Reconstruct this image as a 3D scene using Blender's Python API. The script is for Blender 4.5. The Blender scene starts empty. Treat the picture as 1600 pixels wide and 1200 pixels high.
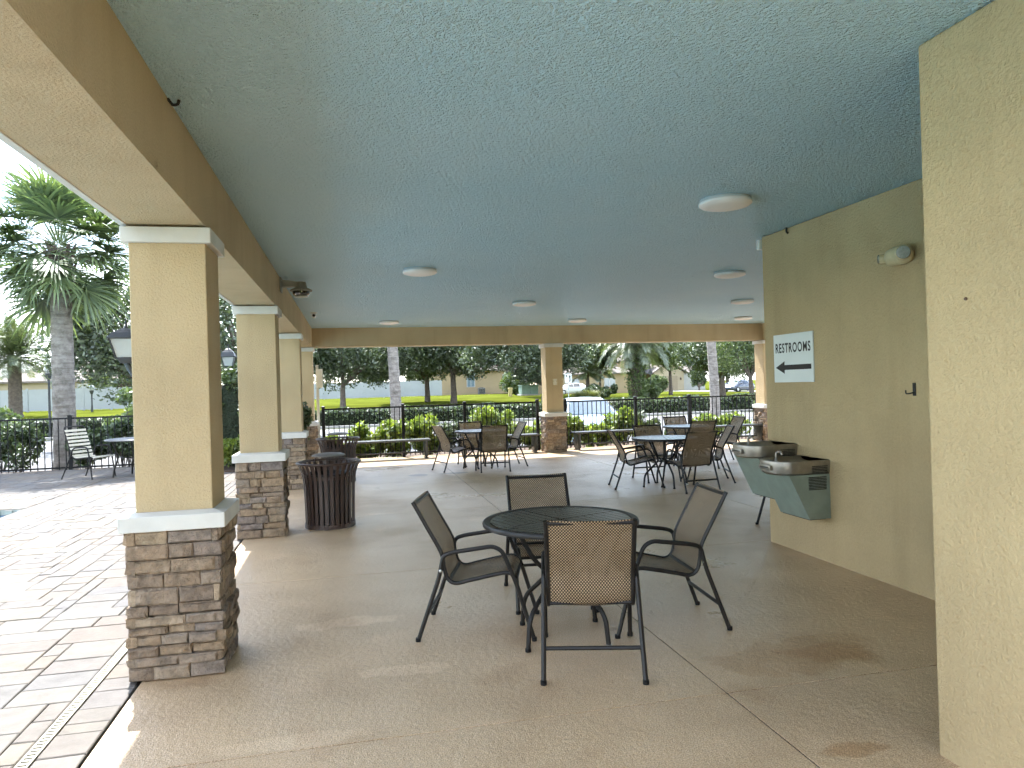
import bpy, bmesh, math, random
import numpy as np
from mathutils import Vector, Matrix

random.seed(7)
RNG = np.random.default_rng(11)
PI = math.pi
S = bpy.context.scene
COL = S.collection

# ------------------------------------------------------------------ camera
cam_d = bpy.data.cameras.new('camera')
cam_d.sensor_width = 36.0
cam_d.lens = 1129.253 / 1600 * 36
cam_d.clip_start = 0.05
cam_d.clip_end = 2000
cam = bpy.data.objects.new('camera', cam_d)
COL.objects.link(cam)
def _cam_matrix(yaw, pitch, roll):
    y, p, r = [math.radians(a) for a in (yaw, pitch, roll)]
    fw = Vector((math.sin(y) * math.cos(p), math.cos(y) * math.cos(p), math.sin(p)))
    rt = Vector((math.cos(y), -math.sin(y), 0))
    up = rt.cross(fw)
    r2 = rt * math.cos(r) + up * math.sin(r)
    u2 = -rt * math.sin(r) + up * math.cos(r)
    m = Matrix.Identity(4)
    for i in range(3):
        m[i][0] = r2[i]; m[i][1] = u2[i]; m[i][2] = -fw[i]
    m[2][3] = 1.55
    return m
cam.matrix_world = _cam_matrix(12.616, 0.11, -1.684)
S.camera = cam

# ------------------------------------------------------------------ world, sun, exposure
SUN_DIR = Vector((-0.21, 0.66, 1.0)).normalized()       # towards the sun
sun_elev = math.asin(SUN_DIR.z)
sun_az = math.atan2(SUN_DIR.x, SUN_DIR.y)
W = bpy.data.worlds.new('World'); S.world = W
W.use_nodes = True
wn = W.node_tree.nodes; wl = W.node_tree.links
wn.clear()
w_out = wn.new('ShaderNodeOutputWorld'); w_bg = wn.new('ShaderNodeBackground')
sky = wn.new('ShaderNodeTexSky'); sky.sky_type = 'NISHITA'; sky.sun_disc = False
sky.sun_elevation = sun_elev; sky.sun_rotation = sun_az
sky.air_density = 1.0; sky.dust_density = 0.4; sky.ozone_density = 1.0
tcw = wn.new('ShaderNodeTexCoord'); mpw = wn.new('ShaderNodeMapping')
mpw.inputs['Scale'].default_value = (1.0, 1.0, 2.6)
cn = wn.new('ShaderNodeTexNoise'); cn.inputs['Scale'].default_value = 2.6
cn.inputs['Detail'].default_value = 7; cn.inputs['Roughness'].default_value = 0.56
cr = wn.new('ShaderNodeValToRGB')
cr.color_ramp.elements[0].position = 0.43; cr.color_ramp.elements[1].position = 0.62
cm = wn.new('ShaderNodeMix'); cm.data_type = 'RGBA'
cm.inputs[7].default_value = (6.6, 6.9, 7.3, 1)
wl.new(tcw.outputs['Generated'], mpw.inputs[0]); wl.new(mpw.outputs[0], cn.inputs['Vector'])
wl.new(cn.outputs['Fac'], cr.inputs[0]); wl.new(cr.outputs[0], cm.inputs[0])
wl.new(sky.outputs[0], cm.inputs[6]); wl.new(cm.outputs[2], w_bg.inputs[0])
w_bg.inputs[1].default_value = 0.15
wl.new(w_bg.outputs[0], w_out.inputs[0])
sun_d = bpy.data.lights.new('sun', 'SUN'); sun_d.energy = 3.6; sun_d.angle = math.radians(0.6)
sun_d.color = (1.0, 0.98, 0.95)
sun = bpy.data.objects.new('sun', sun_d); COL.objects.link(sun)
sun.rotation_euler = SUN_DIR.to_track_quat('Z', 'Y').to_euler()
sun.location = (0, 0, 40)
S.view_settings.view_transform = 'Standard'; S.view_settings.look = 'None'
S.view_settings.gamma = 1.0; S.view_settings.use_curve_mapping = False
S.view_settings.exposure = 2.2
S.render.engine = 'CYCLES'
S.cycles.max_bounces = 7; S.cycles.diffuse_bounces = 5; S.cycles.glossy_bounces = 3
S.cycles.transmission_bounces = 6; S.cycles.transparent_max_bounces = 8
S.cycles.sample_clamp_indirect = 8.0
S.cycles.caustics_reflective = False; S.cycles.caustics_refractive = False
S.cycles.use_denoising = True
S.cycles.use_adaptive_sampling = True; S.cycles.adaptive_threshold = 0.04; S.cycles.adaptive_min_samples = 12
S.render.film_transparent = False

# ------------------------------------------------------------------ materials
def _new(name):
    m = bpy.data.materials.new(name); m.use_nodes = True
    nt = m.node_tree; p = nt.nodes['Principled BSDF']
    return m, nt, p
def _coords(nt, kind='Object', scale=(1, 1, 1)):
    tc = nt.nodes.new('ShaderNodeTexCoord'); mp = nt.nodes.new('ShaderNodeMapping')
    mp.inputs['Scale'].default_value = scale
    nt.links.new(tc.outputs[kind], mp.inputs[0])
    return mp.outputs[0]
def _noise(nt, vec, scale, detail=4, rough=0.55):
    n = nt.nodes.new('ShaderNodeTexNoise'); n.inputs['Scale'].default_value = scale
    n.inputs['Detail'].default_value = detail; n.inputs['Roughness'].default_value = rough
    nt.links.new(vec, n.inputs['Vector'])
    return n.outputs['Fac']
def _ramp(nt, fac, stops):
    r = nt.nodes.new('ShaderNodeValToRGB')
    el = r.color_ramp.elements
    while len(el) > 1: el.remove(el[0])
    el[0].position = stops[0][0]; el[0].color = (*stops[0][1], 1)
    for pos, c in stops[1:]:
        e = el.new(pos); e.color = (*c, 1)
    nt.links.new(fac, r.inputs[0])
    return r.outputs[0]
def _mix(nt, fac, a, b, mode='MIX'):
    m = nt.nodes.new('ShaderNodeMix'); m.data_type = 'RGBA'; m.blend_type = mode
    for idx, v in ((0, fac), (6, a), (7, b)):
        if hasattr(v, 'links') or hasattr(v, 'is_linked'): nt.links.new(v, m.inputs[idx])
        elif idx == 0: m.inputs[0].default_value = v
        else: m.inputs[idx].default_value = (*v, 1)
    return m.outputs[2]
def _math(nt, op, a, b=None):
    m = nt.nodes.new('ShaderNodeMath'); m.operation = op
    for i, v in enumerate((a, b)):
        if v is None: continue
        if hasattr(v, 'is_linked'): nt.links.new(v, m.inputs[i])
        else: m.inputs[i].default_value = v
    return m.outputs[0]
def _bump(nt, p, height, strength, dist):
    b = nt.nodes.new('ShaderNodeBump'); b.inputs['Strength'].default_value = strength
    b.inputs['Distance'].default_value = dist
    nt.links.new(height, b.inputs['Height']); nt.links.new(b.outputs[0], p.inputs['Normal'])
def sc(c, k): return tuple(max(0.0, min(1.0, x * k)) for x in c)

def mat(name, col, rough=0.6, metal=0.0, var=0.12, vscale=3.0, bump=None, spec=0.5, coat=0.0):
    m, nt, p = _new(name)
    v = _coords(nt)
    f = _noise(nt, v, vscale, 3)
    c = _ramp(nt, f, [(0.3, sc(col, 1 - var)), (0.7, sc(col, 1 + var))])
    nt.links.new(c, p.inputs['Base Color'])
    p.inputs['Roughness'].default_value = rough; p.inputs['Metallic'].default_value = metal
    p.inputs['Specular IOR Level'].default_value = spec
    if coat: p.inputs['Coat Weight'].default_value = coat
    if bump:
        _bump(nt, p, _noise(nt, v, bump[0], 2), bump[1], bump[2])
    return m

def stucco(name, col, bscale=85, bstr=0.6, dist=0.007, stain=0.15):
    m, nt, p = _new(name)
    v = _coords(nt)
    big = _noise(nt, v, 0.9, 3, 0.6); fine = _noise(nt, v, bscale, 2, 0.6)
    c = _ramp(nt, big, [(0.3, sc(col, 1 - stain)), (0.65, sc(col, 1.04))])
    c2 = _mix(nt, 0.5, c, _ramp(nt, fine, [(0.3, (0.80, 0.80, 0.80)), (0.62, (1.1, 1.1, 1.1))]), 'MULTIPLY')
    c3 = _mix(nt, 0.5, c, c2)
    run = _noise(nt, _coords(nt, 'Object', (5, 5, 0.45)), 1.0, 3, 0.6)
    c3 = _mix(nt, 1.0, c3, _ramp(nt, run, [(0.30, (0.93, 0.925, 0.91)), (0.48, (1.0, 1.0, 1.0)), (0.75, (1.03, 1.03, 1.03))]), 'MULTIPLY')
    nt.links.new(c3, p.inputs['Base Color'])
    p.inputs['Roughness'].default_value = 0.75; p.inputs['Specular IOR Level'].default_value = 0.3
    _bump(nt, p, fine, bstr, dist)
    return m

def ceiling_mat():
    m, nt, p = _new('ceiling_paint')
    v = _coords(nt)
    big = _noise(nt, v, 0.6, 3, 0.6)
    fine = _noise(nt, v, 58, 2, 0.65)
    h = _ramp(nt, fine, [(0.30, (0, 0, 0)), (0.70, (1, 1, 1))])
    c = _ramp(nt, big, [(0.32, (0.52, 0.80, 0.95)), (0.68, (0.58, 0.835, 0.97))])
    nt.links.new(c, p.inputs['Base Color'])
    p.inputs['Roughness'].default_value = 0.42; p.inputs['Specular IOR Level'].default_value = 0.45
    _bump(nt, p, h, 1.0, 0.028)
    return m

def floor_mat():
    m, nt, p = _new('floor_coating')
    v = _coords(nt)
    speck = _noise(nt, v, 150, 1, 0.7); mid = _noise(nt, v, 26, 2, 0.6)
    big = _noise(nt, v, 0.55, 4, 0.6); blot = _noise(nt, v, 1.7, 3, 0.5)
    c = _ramp(nt, speck, [(0.33, (0.38, 0.255, 0.145)), (0.5, (0.57, 0.405, 0.245)), (0.68, (0.75, 0.58, 0.39))])
    c = _mix(nt, 0.55, c, _ramp(nt, big, [(0.36, (0.70, 0.66, 0.62)), (0.5, (1.0, 0.99, 0.97)), (0.66, (1.16, 1.16, 1.16))]), 'MULTIPLY')
    c = _mix(nt, 0.5, c, _ramp(nt, blot, [(0.30, (0.70, 0.61, 0.52)), (0.35, (0.84, 0.77, 0.70)), (0.40, (1.0, 1.0, 1.0)), (0.62, (1.0, 1.0, 1.0)), (0.70, (1.22, 1.22, 1.26))]), 'MULTIPLY')
    # old spills and scuffs, each with its own ragged outline
    def spot(cx, cy, rx, ry, rag, tint, amount):
        nonlocal c
        mp = nt.nodes.new('ShaderNodeMapping'); mp.vector_type = 'POINT'
        mp.inputs['Location'].default_value = (-cx / rx, -cy / ry, 0); mp.inputs['Scale'].default_value = (1 / rx, 1 / ry, 0)
        nt.links.new(v, mp.inputs[0])
        ln = nt.nodes.new('ShaderNodeVectorMath'); ln.operation = 'LENGTH'; nt.links.new(mp.outputs[0], ln.inputs[0])
        d = _math(nt, 'ADD', ln.outputs['Value'], _math(nt, 'MULTIPLY', _math(nt, 'SUBTRACT', edge, 0.5), rag))
        mask = _ramp(nt, d, [(0.55, (amount,) * 3), (0.80, (amount * .75,) * 3), (0.92, (0, 0, 0))])
        c = _mix(nt, mask, c, _mix(nt, 1.0, c, tint, 'MULTIPLY'))
    edge = _noise(nt, v, 3.2, 3, 0.6)
    spot(2.45, 3.62, 0.62, 0.27, 2.0, (0.72, 0.58, 0.42), 0.55)
    spot(2.62, 3.58, 0.30, 0.15, 2.0, (0.72, 0.58, 0.42), 0.5)
    spot(1.98, 2.62, 0.16, 0.07, 1.6, (0.68, 0.54, 0.38), 0.7)
    spot(-0.02, 4.95, 0.42, 0.13, 1.8, (1.28, 1.33, 1.42), 0.8)
    spot(0.25, 4.03, 0.30, 0.10, 1.8, (1.28, 1.33, 1.42), 0.8)
    spot(-0.25, 3.35, 0.40, 0.08, 1.8, (1.22, 1.27, 1.34), 0.7)
    spot(1.15, 12.95, 0.22, 0.22, 1.2, (0.45, 0.42, 0.40), 0.9)
    spot(1.75, 12.95, 0.35, 0.12, 1.2, (0.45, 0.42, 0.40), 0.9)
    nt.links.new(c, p.inputs['Base Color'])
    r = _math(nt, 'ADD', _math(nt, 'MULTIPLY', big, -0.75), 0.70)
    r = _math(nt, 'ADD', r, _math(nt, 'MULTIPLY', mid, 0.10))
    nt.links.new(r, p.inputs['Roughness'])
    p.inputs['Specular IOR Level'].default_value = 0.55
    h = _math(nt, 'ADD', _math(nt, 'MULTIPLY', speck, 0.6), mid)
    _bump(nt, p, h, 0.75, 0.008)
    return m

def pieces_mat(name, stops, rough=0.8, island=False, bscale=40, bstr=0.5, dist=0.006, mott=0.35, mscale=14):
    """stone, paver: colour differs from piece to piece, mottled inside the piece"""
    m, nt, p = _new(name)
    v = _coords(nt)
    if island:
        g = nt.nodes.new('ShaderNodeNewGeometry'); rnd = g.outputs['Random Per Island']
    else:
        oi = nt.nodes.new('ShaderNodeObjectInfo'); rnd = oi.outputs['Random']
    c = _ramp(nt, rnd, stops)
    n = _noise(nt, v, mscale, 6, 0.65)
    c = _mix(nt, 1.0, c, _ramp(nt, n, [(0.3, (1 - mott,) * 3), (0.7, (1 + mott * 0.45,) * 3)]), 'MULTIPLY')
    nt.links.new(c, p.inputs['Base Color']); p.inputs['Roughness'].default_value = rough
    p.inputs['Specular IOR Level'].default_value = 0.3
    _bump(nt, p, _noise(nt, v, bscale, 5, 0.65), bstr, dist)
    return m

def foliage(name, dark, light, trans=0.35, gloss=0.25):
    m = bpy.data.materials.new(name); m.use_nodes = True
    nt = m.node_tree; nt.nodes.clear()
    out = nt.nodes.new('ShaderNodeOutputMaterial')
    g = nt.nodes.new('ShaderNodeNewGeometry')
    c = _ramp(nt, g.outputs['Random Per Island'], [(0.0, dark), (0.6, tuple((a + b) / 2 for a, b in zip(dark, light))), (1.0, light)])
    d = nt.nodes.new('ShaderNodeBsdfDiffuse'); t = nt.nodes.new('ShaderNodeBsdfTranslucent')
    gl = nt.nodes.new('ShaderNodeBsdfGlossy'); gl.inputs['Roughness'].default_value = 0.45
    gl.inputs['Color'].default_value = (0.9, 0.95, 0.9, 1)
    tcol = _mix(nt, 1.0, c, (1.25, 1.35, 0.6), 'MULTIPLY')
    nt.links.new(c, d.inputs[0]); nt.links.new(tcol, t.inputs[0])
    m1 = nt.nodes.new('ShaderNodeMixShader'); m1.inputs[0].default_value = trans
    nt.links.new(d.outputs[0], m1.inputs[1]); nt.links.new(t.outputs[0], m1.inputs[2])
    m2 = nt.nodes.new('ShaderNodeMixShader'); m2.inputs[0].default_value = gloss * 0.25
    nt.links.new(m1.outputs[0], m2.inputs[1]); nt.links.new(gl.outputs[0], m2.inputs[2])
    nt.links.new(m2.outputs[0], out.inputs[0])
    return m

def weave_mat():
    m, nt, p = _new('sling_weave')
    tc = nt.nodes.new('ShaderNodeTexCoord'); mp = nt.nodes.new('ShaderNodeMapping')
    nt.links.new(tc.outputs['UV'], mp.inputs[0])
    sx = nt.nodes.new('ShaderNodeSeparateXYZ'); nt.links.new(mp.outputs[0], sx.inputs[0])
    row = _math(nt, 'FLOOR', _math(nt, 'MULTIPLY', sx.outputs[1], 100.0))
    off = _math(nt, 'MULTIPLY', _math(nt, 'MODULO', row, 2.0), PI)
    a = _math(nt, 'SINE', _math(nt, 'ADD', _math(nt, 'MULTIPLY', sx.outputs[0], 2 * PI * 62.0), off))
    b = _math(nt, 'ABSOLUTE', _math(nt, 'SINE', _math(nt, 'MULTIPLY', sx.outputs[1], PI * 100.0)))
    w = _math(nt, 'ADD', _math(nt, 'MULTIPLY', a, 0.5), _math(nt, 'MULTIPLY', b, 0.45))
    c = _ramp(nt, w, [(0.02, (0.055, 0.038, 0.026)), (0.40, (0.20, 0.145, 0.092)), (0.75, (0.56, 0.435, 0.29))])
    ob = _coords(nt)
    c = _mix(nt, 0.6, c, _ramp(nt, _noise(nt, ob, 7, 4), [(0.3, (0.72, 0.66, 0.58)), (0.65, (1.08, 1.05, 1.0))]), 'MULTIPLY')
    nt.links.new(c, p.inputs['Base Color']); p.inputs['Roughness'].default_value = 0.55
    _bump(nt, p, w, 0.5, 0.002)
    tr = nt.nodes.new('ShaderNodeBsdfTransparent')
    tl = nt.nodes.new('ShaderNodeBsdfTranslucent'); nt.links.new(c, tl.inputs[0])
    m0 = nt.nodes.new('ShaderNodeMixShader'); m0.inputs[0].default_value = 0.18
    nt.links.new(p.outputs[0], m0.inputs[1]); nt.links.new(tl.outputs[0], m0.inputs[2])
    ms = nt.nodes.new('ShaderNodeMixShader')
    nt.links.new(_math(nt, 'MULTIPLY', _math(nt, 'LESS_THAN', w, 0.05), 0.20), ms.inputs[0])
    nt.links.new(m0.outputs[0], ms.inputs[1]); nt.links.new(tr.outputs[0], ms.inputs[2])
    nt.links.new(ms.outputs[0], nt.nodes['Material Output'].inputs[0])
    return m

def glass_mat(name, col=(0.9, 0.95, 0.95), rough=0.05, dark=False):
    m, nt, p = _new(name)
    p.inputs['Base Color'].default_value = (*col, 1); p.inputs['Roughness'].default_value = rough
    p.inputs['Specular IOR Level'].default_value = 0.8
    if dark: p.inputs['Coat Weight'].default_value = 1.0; p.inputs['Coat Roughness'].default_value = 0.03
    return m

M = {}
M['stucco_col'] = stucco('stucco_column', (0.49, 0.375, 0.218))
M['stucco_wall'] = stucco('stucco_wall', (0.485, 0.37, 0.205), 70, 0.8, 0.009)
M['stucco_beam'] = stucco('stucco_beam', (0.48, 0.37, 0.225))
M['ceiling'] = ceiling_mat()
M['floor'] = floor_mat()
M['trim'] = mat('white_trim', (0.60, 0.59, 0.55), 0.6, var=0.08, vscale=5, bump=(60, 0.25, 0.003))
M['mortar'] = mat('mortar', (0.22, 0.185, 0.15), 0.95, bump=(50, 0.5, 0.005))
STONE = [(0.0, (0.20, 0.155, 0.12)), (0.18, (0.29, 0.215, 0.15)), (0.36, (0.37, 0.27, 0.175)), (0.5, (0.25, 0.205, 0.17)),
         (0.64, (0.40, 0.305, 0.205)), (0.8, (0.23, 0.195, 0.18)), (0.9, (0.33, 0.235, 0.15)), (1.0, (0.28, 0.22, 0.155))]
M['stone'] = pieces_mat('ledge_stone', STONE, 0.85, False, 30, 1.0, 0.022, 0.5, 22)
M['stone_i'] = pieces_mat('ledge_stone_field', STONE, 0.85, True, 30, 1.0, 0.022, 0.5, 22)
PAV = [(0.0, (0.140, 0.122, 0.105)), (0.2, (0.157, 0.144, 0.125)), (0.4, (0.123, 0.117, 0.112)), (0.6, (0.162, 0.141, 0.111)), (0.8, (0.143, 0.120, 0.101)), (1.0, (0.132, 0.126, 0.119))]
M['paver'] = pieces_mat('paver', PAV, 0.8, False, 24, 0.5, 0.006, 0.22, 7)
M['paver_i'] = pieces_mat('paver_field', PAV, 0.8, True, 24, 0.5, 0.006, 0.22, 7)
M['joint'] = mat('joint_sand', (0.13, 0.115, 0.10), 0.95, bump=(80, 0.4, 0.004))
M['drain'] = mat('drain_plastic', (0.27, 0.25, 0.18), 0.5, var=0.06)
M['dark_gap'] = mat('dark_gap_fill', (0.03, 0.03, 0.028), 0.9)  # dark fill below the slab joints and the drain grate
M['frame'] = mat('bronze_frame', (0.014, 0.012, 0.011), 0.42, var=0.25, vscale=20, spec=0.35)
M['tabletop'] = mat('table_slat', (0.018, 0.016, 0.015), 0.27, var=0.25, vscale=9, bump=(60, 0.15, 0.002))
M['sling'] = weave_mat()
M['blackmetal'] = mat('black_metal', (0.006, 0.006, 0.007), 0.5, var=0.2, vscale=12, spec=0.25)
M['brownmetal'] = mat('brown_metal', (0.050, 0.030, 0.024), 0.45, var=0.18, vscale=8, bump=(90, 0.1, 0.001))
M['lid'] = mat('can_lid', (0.15, 0.135, 0.12), 0.5, var=0.15)
M['liner'] = mat('can_liner', (0.02, 0.02, 0.02), 0.6)
M['bench'] = mat('bench_metal', (0.035, 0.04, 0.038), 0.45, var=0.2, bump=(140, 0.5, 0.003))
M['glide'] = mat('metal_glide', (0.6, 0.6, 0.58), 0.3, metal=0.9)
M['opal'] = mat('opal_diffuser', (0.84, 0.82, 0.80), 0.45, var=0.04)
M['lightrim'] = mat('light_rim', (0.50, 0.52, 0.52), 0.5, var=0.05)
M['grey_case'] = mat('grey_housing', (0.27, 0.27, 0.24), 0.5, var=0.1)
M['smoke'] = glass_mat('smoked_dome', (0.015, 0.015, 0.018), 0.06, True)
M['cream'] = mat('cream_plastic', (0.55, 0.47, 0.29), 0.5, var=0.12, vscale=18)
M['lens'] = mat('lens_glass', (0.33, 0.35, 0.32), 0.2, var=0.15, vscale=60)
M['steel'] = mat('brushed_steel', (0.30, 0.28, 0.245), 0.36, metal=0.85, var=0.15, vscale=16)
M['sagepanel'] = mat('sage_panel', (0.215, 0.265, 0.225), 0.5, var=0.10, vscale=9)
M['louvre'] = mat('louvre_dark', (0.03, 0.03, 0.028), 0.6)
M['signwhite'] = mat('sign_white', (0.70, 0.74, 0.72), 0.5, var=0.03)
M['ink'] = mat('black_print', (0.01, 0.01, 0.01), 0.6)
M['lampglass'] = mat('frosted_lamp_glass', (0.40, 0.42, 0.41), 0.2, var=0.1)
M['lampblack'] = mat('lantern_black', (0.035, 0.04, 0.045), 0.5, var=0.1)
M['postgrey'] = mat('pale_post', (0.48, 0.52, 0.52), 0.5)
M['strap'] = mat('vinyl_strap', (0.62, 0.58, 0.46), 0.5)
M['leaf_oak'] = foliage('oak_leaf', (0.030, 0.048, 0.022), (0.105, 0.145, 0.055), 0.32, 0.4)
M['leaf_light'] = foliage('light_leaf', (0.05, 0.085, 0.028), (0.17, 0.22, 0.075), 0.4, 0.4)
M['leaf_palm'] = foliage('palm_leaf', (0.065, 0.100, 0.050), (0.22, 0.28, 0.135), 0.38, 0.25)
M['leaf_date'] = foliage('date_leaf', (0.045, 0.075, 0.03), (0.15, 0.17, 0.06), 0.3, 0.6)
M['leaf_shrub'] = foliage('shrub_leaf', (0.07, 0.12, 0.022), (0.34, 0.40, 0.07), 0.45, 0.3)
M['leaf_hedge'] = foliage('hedge_leaf', (0.026, 0.046, 0.018), (0.095, 0.135, 0.042), 0.3, 0.35)
M['leaf_grass'] = foliage('reed_leaf', (0.09, 0.11, 0.035), (0.26, 0.26, 0.12), 0.4, 0.2)
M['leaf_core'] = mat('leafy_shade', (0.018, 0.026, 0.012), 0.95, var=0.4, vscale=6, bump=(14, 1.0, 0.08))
M['bark'] = mat('bark', (0.13, 0.105, 0.085), 0.95, var=0.3, vscale=6, bump=(18, 0.8, 0.03))
def palm_bark():
    m, nt, p = _new('palm_bark')
    v = _coords(nt); vz = _coords(nt, 'Object', (1.2, 1.2, 9))
    n = _noise(nt, v, 7, 6, 0.7); rg = _noise(nt, vz, 2.2, 4, 0.6)
    c = _ramp(nt, n, [(0.28, (0.13, 0.115, 0.10)), (0.5, (0.25, 0.225, 0.20)), (0.75, (0.36, 0.33, 0.30))])
    c = _mix(nt, 0.7, c, _ramp(nt, rg, [(0.35, (0.6, 0.58, 0.55)), (0.6, (1.1, 1.1, 1.1))]), 'MULTIPLY')
    nt.links.new(c, p.inputs['Base Color']); p.inputs['Roughness'].default_value = 0.95
    _bump(nt, p, _math(nt, 'ADD', rg, n), 0.8, 0.03)
    return m
M['palmbark'] = palm_bark()
M['fern'] = foliage('trunk_fern', (0.04, 0.075, 0.02), (0.14, 0.20, 0.05), 0.35, 0.3)
M['lawn'] = mat('lawn', (0.088, 0.104, 0.016), 1.0, var=0.30, vscale=0.35, bump=(6, 0.8, 0.08), spec=0.0)
M['asphalt'] = mat('asphalt', (0.13, 0.13, 0.13), 0.85, var=0.18, vscale=0.8, bump=(60, 0.5, 0.006))
M['concrete'] = mat('concrete', (0.32, 0.31, 0.29), 0.85, var=0.12, vscale=1.5, bump=(50, 0.3, 0.004))
M['mulch'] = mat('mulch', (0.085, 0.055, 0.035), 0.95, var=0.4, vscale=14, bump=(40, 1.0, 0.03))
M['vinyl'] = mat('white_vinyl', (0.35, 0.38, 0.40), 0.5, var=0.03)
M['housewall'] = mat('house_stucco', (0.33, 0.255, 0.15), 0.85, var=0.06, vscale=1.0)
M['housewall2'] = mat('house_stucco_pale', (0.38, 0.32, 0.22), 0.85, var=0.06, vscale=1.0)
M['housewhite'] = mat('house_white_side', (0.40, 0.40, 0.385), 0.85, var=0.05)
M['shingle'] = mat('roof_shingle', (0.17, 0.145, 0.125), 0.9, var=0.2, vscale=3, bump=(14, 0.5, 0.03))
M['shingledark'] = mat('roof_shingle_dark', (0.085, 0.08, 0.08), 0.9, var=0.2, vscale=3, bump=(14, 0.5, 0.03))
M['garage'] = mat('garage_door', (0.29, 0.235, 0.155), 0.7, var=0.04)
M['pane'] = glass_mat('window_pane', (0.16, 0.22, 0.26), 0.08, True)
M['brown'] = mat('door_brown', (0.09, 0.05, 0.03), 0.6)
M['greenbox'] = mat('green_utility_box', (0.16, 0.235, 0.20), 0.6, var=0.1)
M['yellowpost'] = mat('yellow_post', (0.62, 0.52, 0.25), 0.6)
M['greyunit'] = mat('grey_unit', (0.15, 0.15, 0.15), 0.6)
M['tyre'] = mat('tyre', (0.02, 0.02, 0.02), 0.8)
M['rim'] = mat('alloy_rim', (0.5, 0.5, 0.52), 0.3, metal=0.8)
M['carglass'] = glass_mat('car_glass', (0.012, 0.016, 0.02), 0.03, True)
M['windscreen'] = glass_mat('windscreen', (0.10, 0.13, 0.15), 0.03, True)
M['headlamp'] = glass_mat('headlamp', (0.6, 0.62, 0.64), 0.08, True)
def carpaint(name, col):
    m, nt, p = _new(name)
    v = _coords(nt); f = _noise(nt, v, 5, 3)
    nt.links.new(_ramp(nt, f, [(0.3, sc(col, 0.96)), (0.7, sc(col, 1.03))]), p.inputs['Base Color'])
    p.inputs['Roughness'].default_value = 0.3
    p.inputs['Coat Weight'].default_value = 0.8; p.inputs['Coat Roughness'].default_value = 0.06
    return m
M['paint_ice'] = carpaint('ice_blue_paint', (0.40, 0.52, 0.58))
M['paint_white'] = carpaint('white_paint', (0.72, 0.73, 0.74))
M['paint_navy'] = carpaint('navy_paint', (0.045, 0.055, 0.085))
M['paint_silver'] = carpaint('silver_blue_paint', (0.28, 0.32, 0.38))
M['plate'] = mat('plate', (0.05, 0.08, 0.16), 0.5)
M['tile_blue'] = pieces_mat('pool_tile', [(0.0, (0.05, 0.075, 0.12)), (1.0, (0.11, 0.15, 0.21))], 0.25, False, 40, 0.1, 0.001, 0.15, 20)
M['tile_tan'] = pieces_mat('pool_edge_tile', [(0.0, (0.22, 0.20, 0.17)), (1.0, (0.34, 0.31, 0.27))], 0.5, False, 40, 0.2, 0.002, 0.2, 20)
def water_mat():
    m, nt, p = _new('pool_water')
    p.inputs['Base Color'].default_value = (0.34, 0.64, 0.76, 1); p.inputs['Roughness'].default_value = 0.05
    _bump(nt, p, _noise(nt, _coords(nt), 5, 3), 0.3, 0.02)
    return m
M['water'] = water_mat()

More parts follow.
